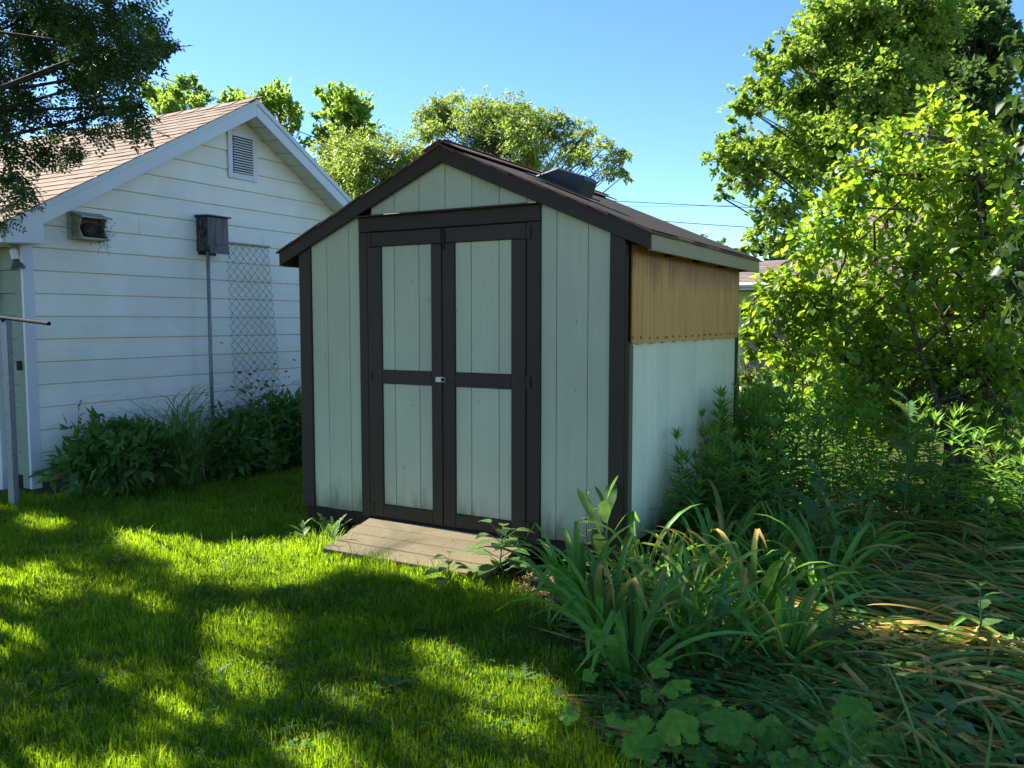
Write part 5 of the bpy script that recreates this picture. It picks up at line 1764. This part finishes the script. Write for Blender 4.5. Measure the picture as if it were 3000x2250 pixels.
def grape_mesh():
    """five-lobed toothed leaf, fan round the stalk point"""
    rim = []
    n = 60
    for i in range(n + 1):
        a = -math.pi * 0.93 + 2 * math.pi * 0.93 * i / n
        lob = 0.50 + 0.13 * math.cos(5 * a / 1.86 * 1.0) ** 2 + 0.10 * math.cos(a)
        tooth = 0.035 * (1 if i % 2 else -1)
        r_ = lob + tooth
        z = -0.10 * r_ * r_ + 0.05 * abs(math.sin(2.5 * a)) * r_
        rim.append((r_ * math.cos(a), r_ * math.sin(a), z))
    V = [(0, 0, 0)]
    mid = [(x * .5, y * .5, z * .4 + 0.02 * abs(math.sin(2.5 * math.atan2(y, x)))) for x, y, z in rim]
    V += mid + rim
    k = n + 1
    Fc = [(0, 1 + i, 2 + i) for i in range(n)] + [(1 + i, 1 + k + i, 2 + k + i, 2 + i) for i in range(n)]
    me = D.meshes.new('leaf')
    me.from_pydata(V, [], Fc)
    me.update()
    me.shade_smooth()
    me.materials.append(M_grape)
    return me


L_GRAPE = grape_mesh()


def leafy(name, label, base, h, n, me, Lr, cat='plant', group=None, wk=1.0, lean=(0, 0), u0=0.1, rise=(0.2, 1.0), stemr=0.005, stemmat=None, spiral=2.4, petiole=0.0):
    root = thing(name, label, cat, (base[0], base[1], 0), 0, group)
    top = np.array([lean[0], lean[1], h])
    pts = limb_points((0, 0, 0), top, 0, 5, 0.02)
    stem = MB()
    stem.tube([np.array(p) + np.array([base[0], base[1], 0]) for p in pts], [stemr, stemr * .9, stemr * .8, stemr * .6, stemr * .35], 6, cap=False)
    k0 = rng.uniform(0, 6.28)
    tp = np.array(pts)
    for i in range(n):
        u = u0 + (1 - u0) * i / max(1, n - 1)
        p = np.array([np.interp(u, np.linspace(0, 1, 5), tp[:, k]) for k in range(3)])
        a = k0 + i * spiral + rng.normal() * .25
        up_ = np.interp(u, [0, 1], rise) + rng.normal() * .12
        ax = np.array([math.cos(a), math.sin(a), up_])
        nn = np.array([-math.cos(a) * .5, -math.sin(a) * .5, 1.0])
        L = rng.uniform(*Lr) * np.interp(u, [0, .5, 1], [1.0, 1.0, .62])
        if petiole > 0:
            q = p + unit(ax) * petiole * rng.uniform(.6, 1.3)
            stem.tube([p + np.array([base[0], base[1], 0]), q + np.array([base[0], base[1], 0])], stemr * .4, 4, cap=False)
            p = q
            ax = np.array([math.cos(a), math.sin(a), up_ * .3 - .1])
        leaf_obj(root, me, p, ax, nn, L, wk)
    stem.build('stem', stemmat or M_stem_green, root, smooth=True)
    return root


leafy('wild_lettuce', 'tall pale wild lettuce with upright oblong leaves at the shed corner', (-1.80, 4.24), 0.50, 9, L_OBLONG, (0.24, 0.34), rise=(1.2, 3.2), stemr=0.008, u0=0.08)
leafy('mint_weed', 'slender weed with small pointed leaves against the white front panel', (-1.94, 4.30), 0.52, 14, L_WEED, (0.07, 0.11), rise=(0.2, 0.8), stemr=0.004)
leafy('broadleaf_weed', 'bushy weed with round grey-green leaves by the ramp end', (-2.34, 4.02), 0.30, 22, L_BROAD, (0.11, 0.155), rise=(0.3, 0.9), petiole=0.09, stemr=0.006, u0=0.2)
leafy('broadleaf_weed', 'small sunlit seedling with oval leaves left of the bushy ramp weed', (-2.60, 3.86), 0.16, 12, L_BROAD, (0.075, 0.11), rise=(0.3, 0.9), petiole=0.05, stemr=0.004, u0=0.2)
leafy('broadleaf_weed', 'low round-leaved weed under the shed corner, in shade', (-1.97, 4.18), 0.14, 12, L_BROAD, (0.07, 0.10), rise=(0.2, 0.6), petiole=0.06, stemr=0.004, u0=0.2)
leafy('thistle', 'large spiny thistle standing above the daylilies in the middle of the bed', (-0.78, 4.92), 0.62, 16, L_THIST, (0.22, 0.34), rise=(0.0, 1.3), stemr=0.008)
leafy('thistle', 'tall pale-stemmed thistle at the edge of the goldenrod', (-0.42, 5.95), 0.98, 15, L_THIST, (0.20, 0.30), rise=(-.3, 1.4), stemr=0.008, u0=0.35)
leafy('thistle', 'small spiny thistle among the front daylilies', (-0.88, 3.30), 0.34, 11, L_THIST, (0.14, 0.20), rise=(0.2, 1.6), stemr=0.005)
leafy('thistle', 'low thistle rosette among the flattened daylily leaves', (-0.52, 3.72), 0.26, 10, L_THIST, (0.15, 0.20), rise=(0.1, 1.2), stemr=0.005)
leafy('leafy_weed', 'light green lobed weed at the right edge of the bed', (0.02, 4.15), 0.34, 12, L_WEED, (0.11, 0.16), rise=(0.1, 1.0), wk=1.2)
leafy('leafy_weed', 'dim leafy weed behind the flattened daylilies at the right edge', (0.05, 5.6), 0.42, 16, L_WEED, (0.12, 0.18), rise=(0.0, 0.9), wk=1.2)
leafy('leafy_weed', 'lobed weed in the lower right corner', (-0.05, 3.02), 0.24, 10, L_WEED, (0.10, 0.15), rise=(0.1, 0.8), wk=1.4)
leafy('dandelion', 'sunlit dandelion rosette left of the ramp', (-3.80, 4.24), 0.10, 11, L_THIST, (0.12, 0.20), rise=(1.2, 2.2), stemr=0.004, wk=0.9)
leafy('dandelion', 'small dark rosette in the grass beside the shed left corner', (-4.32, 4.75), 0.10, 9, L_WEED, (0.10, 0.16), rise=(0.6, 1.6), stemr=0.003)
leafy('plantain_weed', 'flat broad-leaved weed in the shaded lawn foreground', (-2.05, 2.62), 0.03, 7, L_OBLONG, (0.07, 0.11), rise=(0.3, 0.6), stemr=0.003, wk=1.3)
leafy('iris_weed', 'low leafy weed in front of the shed left corner in sun', (-3.98, 4.16), 0.12, 9, L_WEED, (0.08, 0.13), rise=(0.6, 1.6), stemr=0.003)

tf = thing('grass_tuft', 'sunlit tuft of long grass lapping the left edge of the ramp', 'grass clump', (-3.67, 4.03, 0))
V, Fc = arch_blades(110, (0.12, 0.27), (0.0035, 0.0065), (0.9, 1.55), 0.055, seg=4, droop=0.9)
link('blades', np_mesh('blades', V, Fc), tf, M_grass, kind='stuff')
MB().lathe([(0, 0.05), (0.012, 0.045), (0.02, 0.02)], (-3.67, 4.03, 0), (0, 0, 1), 8).build('root_crown', M_stem_tan, tf)
tf = thing('grass_tuft', 'uneven tuft of long grass at the front edge of the ramp', 'grass clump', (-3.05, 3.90, 0))
V, Fc = arch_blades(120, (0.10, 0.20), (0.003, 0.006), (0.9, 1.55), 0.16, seg=4, droop=0.8)
link('blades', np_mesh('blades', V * np.array([1.6, .35, 1]), Fc), tf, M_grass, kind='stuff')
MB().lathe([(0, 0.04), (0.008, 0.03), (0.012, 0.01)], (-3.05, 3.90, 0), (0, 0, 1), 8).build('root_crown', M_stem_tan, tf)
leafy('leafy_weed', 'low dark weed at the foot of the white garage corner board', (-6.88, 4.38), 0.22, 14, L_WEED, (0.12, 0.18), rise=(0.1, 0.9), wk=1.2)
# grape vine across the foreground
gv_ = thing('grape_vine', 'grape vine trailing large toothed leaves over the lawn edge in the foreground', 'vine', tuple(on_z(1900, 2200, 0.0)))
gb = np.array(off(gv_))
c5 = lambda x, y, z: on_z(1500 + x * .407, 1800 + y * .407, z)
stem_pts = [c5(1700, 900, .10), c5(1300, 780, .14), c5(1000, 850, .13), c5(850, 850, .16), c5(640, 795, .22), c5(470, 700, .27), c5(360, 540, .30), c5(210, 350, .32)]
MB().tube(stem_pts, [.0035, .0035, .003, .003, .0028, .0024, .002, .001], 5).build('stem', M_stem_red, gv_, smooth=True)
MB().tube([c5(1300, 780, .14), c5(1100, 640, .2), c5(940, 390, .26), c5(780, 190, .33)], [.003, .0026, .002, .001], 5).build('stem', M_stem_red, gv_, smooth=True)
for x, y, s_, z in [(960, 880, 270, .15), (1210, 840, 250, .16), (1490, 800, 280, .17), (1660, 850, 290, .13), (1880, 900, 230, .10), (1390, 660, 230, .12), (1200, 700, 170, .11), (1190, 540, 190, .20), (1080, 390, 150, .24),
                    (740, 190, 110, .32), (1000, 580, 120, .13), (2020, 1070, 300, .10), (400, 720, 120, .22), (740, 760, 120, .20), (570, 430, 100, .15), (330, 560, 70, .28), (1330, 1060, 200, .05), (2300, 950, 230, .10),
                    (2450, 720, 240, .16), (2420, 880, 260, .12), (2700, 1000, 220, .08)]:
    p = c5(x, y, z)
    L = s_ * .407 / F_PX * np.linalg.norm(p - CAM) * 0.95
    a = rng.uniform(0, 6.28)
    nn = unit(np.array([0.15, -0.55, 1.0]) + rng.normal(size=3) * .25)
    ax = np.array([math.cos(a), math.sin(a), 0]) if s_ > 200 else np.array([math.cos(a), math.sin(a), -.4])
    ax = ax - nn * float(ax @ nn)
    leaf_obj(gv_, L_GRAPE, p - gb, ax, nn, L)

# strap-leaved plant in the right foreground
ir = thing('iris_clump', 'pale green strap leaves rising sharply in the right foreground', 'plant', (-0.10, 2.86, 0))
for dx, dy_, az, L, k, wk in [(0.0, 0.0, 2.9, 0.46, 0, .75), (.05, .02, 3.0, 0.24, 0, .7), (.10, -.05, 2.6, 0.30, 2, .9), (-.1, -.1, 3.4, 0.28, 2, .9), (.05, -.12, 0.4, .26, 2, .9), (-.2, -.1, 2.2, .26, 2, .9), (-.05, .02, 3.6, .22, 1, .8), (-.28, -.06, 1.0, .24, 2, .9), (.14, 0, 2.0, .28, 1, .8)]:
    strap(ir, IRM[k], (dx, dy_, 0), az, L, rng.normal() * .1, wk)
yl = thing('withered_leaf', 'single bent leaf turning orange at its tip in the foreground bed', 'leaf', (-0.42, 3.02, 0))
strap(yl, UPD[1], (0, 0, 0.02), 3.3, 0.34, 0.1, 0.9)
for x, y, z, lab in [(2430, 2045, .10, 'curled tan dry leaf lying on the ground ivy'), (2530, 2150, .06, 'brown five-pointed dry leaf near the pale strap leaves')]:
    t_ = thing('dry_leaf', lab, 'leaf', tuple(on_z(x, y, z)))
    me = L_WEED.copy()
    me.materials.clear()
    me.materials.append(M_straw)
    leaf_obj(t_, me, (0, 0, 0), (1, .3, .2), (0, -.6, 1), 0.075, 1.8, 'leaf_blade')

# small stuff: ground ivy, low leaves, mulch, loose clippings
n = 7000
q = np.column_stack([rng.uniform(-1.9, 0.6, n), rng.uniform(1.9, 3.9, n)])
k = (q[:, 0] > garden_edge(q[:, 1]) + 0.02) & (rng.random(n) < np.interp(np.hypot(q[:, 0] + .75, q[:, 1] - 2.95), [0, .5, .9], [1.0, .9, .3]))
q = q[k]
n = len(q)
P = np.column_stack([q, rng.uniform(0.03, 0.15, n)])
N = np.array([0, -.3, 1]) + rng.normal(size=(n, 3)) * .45
V, Fc = leaf_mesh('ivy', P, rng.normal(size=(n, 3)) * np.array([1, 1, .2]), N, rng.uniform(.016, .046, n), rng.uniform(.014, .036, n), T_OVATE)
tag(link('ground_ivy', np_mesh('ground_ivy', V, Fc), None, M_ivy), 'low bluish ground ivy carpet in front of the daylilies', 'ground cover', kind='stuff')
n = 5200
q = np.column_stack([rng.uniform(-1.7, 0.9, n), rng.uniform(4.3, 8.0, n)])
k = q[:, 1] > np.interp(q[:, 0], [-1.7, -1.0, -.3, .9], [4.5, 4.9, 6.0, 6.2])
q = q[k]
n = len(q)
P = np.column_stack([q, rng.uniform(0.03, 0.42, n) * np.interp(q[:, 1], [4.3, 5.5], [.5, 1])])
N = np.array([0, -.2, 1]) + rng.normal(size=(n, 3)) * .5
V, Fc = leaf_mesh('undergrowth', P, rng.normal(size=(n, 3)) * np.array([1, 1, .3]), N, rng.uniform(.05, .10, n), rng.uniform(.018, .04, n), T_LANCE)
tag(link('undergrowth', np_mesh('undergrowth', V, Fc), None, M_golden), 'dark leafy undergrowth at the foot of the goldenrod', 'undergrowth', kind='stuff')
n = 5200
q = np.column_stack([rng.uniform(-1.6, 1.0, n), rng.uniform(2.6, 6.9, n)])
q = q[q[:, 0] > garden_edge(q[:, 1]) + 0.15]
n = len(q)
az_ = np.where(rng.random(n) < .7, math.pi, 0) + rng.normal(size=n) * .45
V, Fc = leaf_mesh('leaf_mat', np.column_stack([q, rng.uniform(.015, .06, n)]), np.column_stack([np.cos(az_), np.sin(az_), rng.normal(size=n) * .06]), np.array([0, -.2, 1]) + rng.normal(size=(n, 3)) * .35, rng.uniform(.14, .38, n), rng.uniform(.010, .024, n), T_LANCE)
tag(link('fallen_leaf_mat', np_mesh('fallen_leaf_mat', V, Fc), None, mat_leaf('fallen_leaves', [(0.10, 0.19, 0.03), (0.16, 0.22, 0.04), (0.30, 0.25, 0.07), (0.46, 0.31, 0.09), (0.20, 0.12, 0.05), (0.10, 0.18, 0.03)], (0.25, 0.3, 0.05), tmix=0.25, spec=0.2)), 'mat of fallen green and tan strap leaves covering the bed soil', 'leaf litter', kind='stuff')
n = 1500
q = np.column_stack([rng.normal(-2.05, .22, n), rng.normal(4.02, .16, n)])
P = np.column_stack([q, rng.uniform(0.012, 0.035, n)])
V, Fc = leaf_mesh('mulch', P, rng.normal(size=(n, 3)) * np.array([1, 1, .15]), np.array([0, 0, 1]) + rng.normal(size=(n, 3)) * .3, rng.uniform(.03, .08, n), rng.uniform(.003, .009, n), T_LANCE)
tag(link('mulch', np_mesh('mulch', V, Fc), None, M_straw), 'sunlit dry straw and bark mulch right of the ramp', 'mulch', kind='stuff')
n = 90
q = np.column_stack([rng.uniform(-3.52, -2.45, n), rng.uniform(3.97, 4.38, n)])
P = np.column_stack([q, RZ0 - RSL * (RY0 - q[:, 1]) + 0.006])
V, Fc = leaf_mesh('clippings', P, rng.normal(size=(n, 3)) * np.array([1, 1, .05]), np.tile(np.array([[0, -.2, 1.0]]), (n, 1)), rng.uniform(.02, .055, n), rng.uniform(.002, .004, n), T_LANCE)
tag(link('grass_clippings', np_mesh('grass_clippings', V, Fc), None, M_straw), 'dry grass clippings scattered on the ramp planks', 'clippings', kind='stuff')
n = 14
T_CLOVER_V, T_CLOVER_F = [], []
for q_ in range(3):
    a_ = q_ * 2.094
    d_ = np.array([math.cos(a_), math.sin(a_), 0])
    s_ = np.array([-math.sin(a_), math.cos(a_), 0])
    k0 = len(T_CLOVER_V)
    T_CLOVER_V += [np.zeros(3), d_ * .6 + s_ * .38 + np.array([0, 0, .08]), d_ * .95 + s_ * .2, d_ * .95 - s_ * .2, d_ * .6 - s_ * .38 + np.array([0, 0, .08])]
    T_CLOVER_F += [(k0, k0 + 1, k0 + 2), (k0, k0 + 2, k0 + 3), (k0, k0 + 3, k0 + 4)]
T_CLOVER = (np.array(T_CLOVER_V), np.array(T_CLOVER_F))
Pc = []
for cx_, cy_, r_, m_ in [(-2.6, 2.5, .35, 260), (-3.4, 2.9, .3, 160), (-2.0, 2.9, .3, 200), (-1.7, 3.3, .25, 200), (-3.9, 3.5, .3, 120), (-2.9, 3.4, .25, 120), (-2.2, 2.2, .35, 260), (-1.5, 2.5, .25, 160), (-3.2, 2.0, .3, 160), (-4.9, 3.6, .4, 100)]:
    Pc.append(np.column_stack([rng.normal(cx_, r_ * .6, m_), rng.normal(cy_, r_ * .6, m_), rng.uniform(.025, .055, m_)]))
Pc = np.concatenate(Pc)
Pc = Pc[~((Pc[:, 1] > 3.8) & (Pc[:, 0] > -3.6))]
n = len(Pc)
V, Fc = leaf_mesh('clover', Pc, rng.normal(size=(n, 3)) * np.array([1, 1, .1]), np.array([0, -.15, 1]) + rng.normal(size=(n, 3)) * .25, rng.uniform(.010, .020, n), rng.uniform(.010, .020, n), T_CLOVER)
tag(link('clover', np_mesh('clover', V, Fc), None, M_ivy), 'small clover leaves scattered through the lawn', 'clover', kind='stuff')
n = 2600
q = np.column_stack([rng.uniform(-6.0, -1.2, n), rng.uniform(1.4, 4.2, n)])
q = q[(q[:, 0] < garden_edge(q[:, 1]))]
q = q[~((q[:, 1] > 3.8) & (q[:, 0] > -3.6))]
q = q[rng.random(len(q)) < 0.25 + 0.75 * (np.sin(q[:, 0] * 3.7 + 1) * np.sin(q[:, 1] * 4.3) > 0.3)]
n = len(q)
V, Fc = leaf_mesh('thatch', np.column_stack([q, rng.uniform(.02, .06, n)]), rng.normal(size=(n, 3)) * np.array([1, 1, .25]), np.array([0, 0, 1]) + rng.normal(size=(n, 3)) * .3, rng.uniform(.04, .10, n), rng.uniform(.002, .0035, n), T_LANCE)
tag(link('dead_thatch', np_mesh('dead_thatch', V, Fc), None, M_straw), 'dry tan grass clippings lying in the lawn', 'clippings', kind='stuff')
for cx_, cy_, sz_, lab in [(-2.75, 2.35, .09, 'small dandelion rosette in the shaded middle of the lawn'), (-1.62, 2.95, .10, 'dandelion rosette at the lawn edge by the front daylilies'), (-3.3, 3.3, .08, 'dandelion rosette in the sunlit band of lawn before the ramp'), (-4.6, 3.2, .08, 'dandelion rosette in the lawn toward the garage')]:
    leafy('dandelion', lab, (cx_, cy_), 0.03, 9, L_THIST, (sz_ * .9, sz_ * 1.4), rise=(0.25, 0.7), stemr=0.003, wk=0.8)
# dry reddish dock stalk beside the shed post
dk = thing('dock_stalk', 'dry reddish-brown branching stalk beside the shed back post', 'plant', tuple(at(2195, 1290, 8.0) * np.array([1, 1, 0])))
m = MB()
b0 = np.array(off(dk))
for tx, ty in ((2185, 960), (2215, 1010), (2235, 1050), (2170, 1040)):
    e = at(tx, ty, 8.0)
    mid = at(2190, 1120, 8.0)
    m.tube([b0, mid, (mid + e) / 2 + rng.normal(size=3) * .02, e], [.006, .005, .004, .002], 5)
m.build('stalk', M_stem_red, dk)
n = 260
P = np.concatenate([at(2185 + rng.normal() * 14, 1040 + rng.uniform(-70, 60), 8.0)[None] for _ in range(n)])
V, Fc = leaf_mesh('seed_heads', P, rng.normal(size=(n, 3)), rng.normal(size=(n, 3)), .018, .012, T_DIAMOND)
link('seed_heads', np_mesh('seed_heads', V - b0, Fc), dk, mat_leaf('dock_seed', [(0.20, .09, .05), (.28, .14, .08)], (.2, .1, .05), tmix=.1), kind='stuff')
print('grass blades', NGRASS, 'objects', len(S.objects))
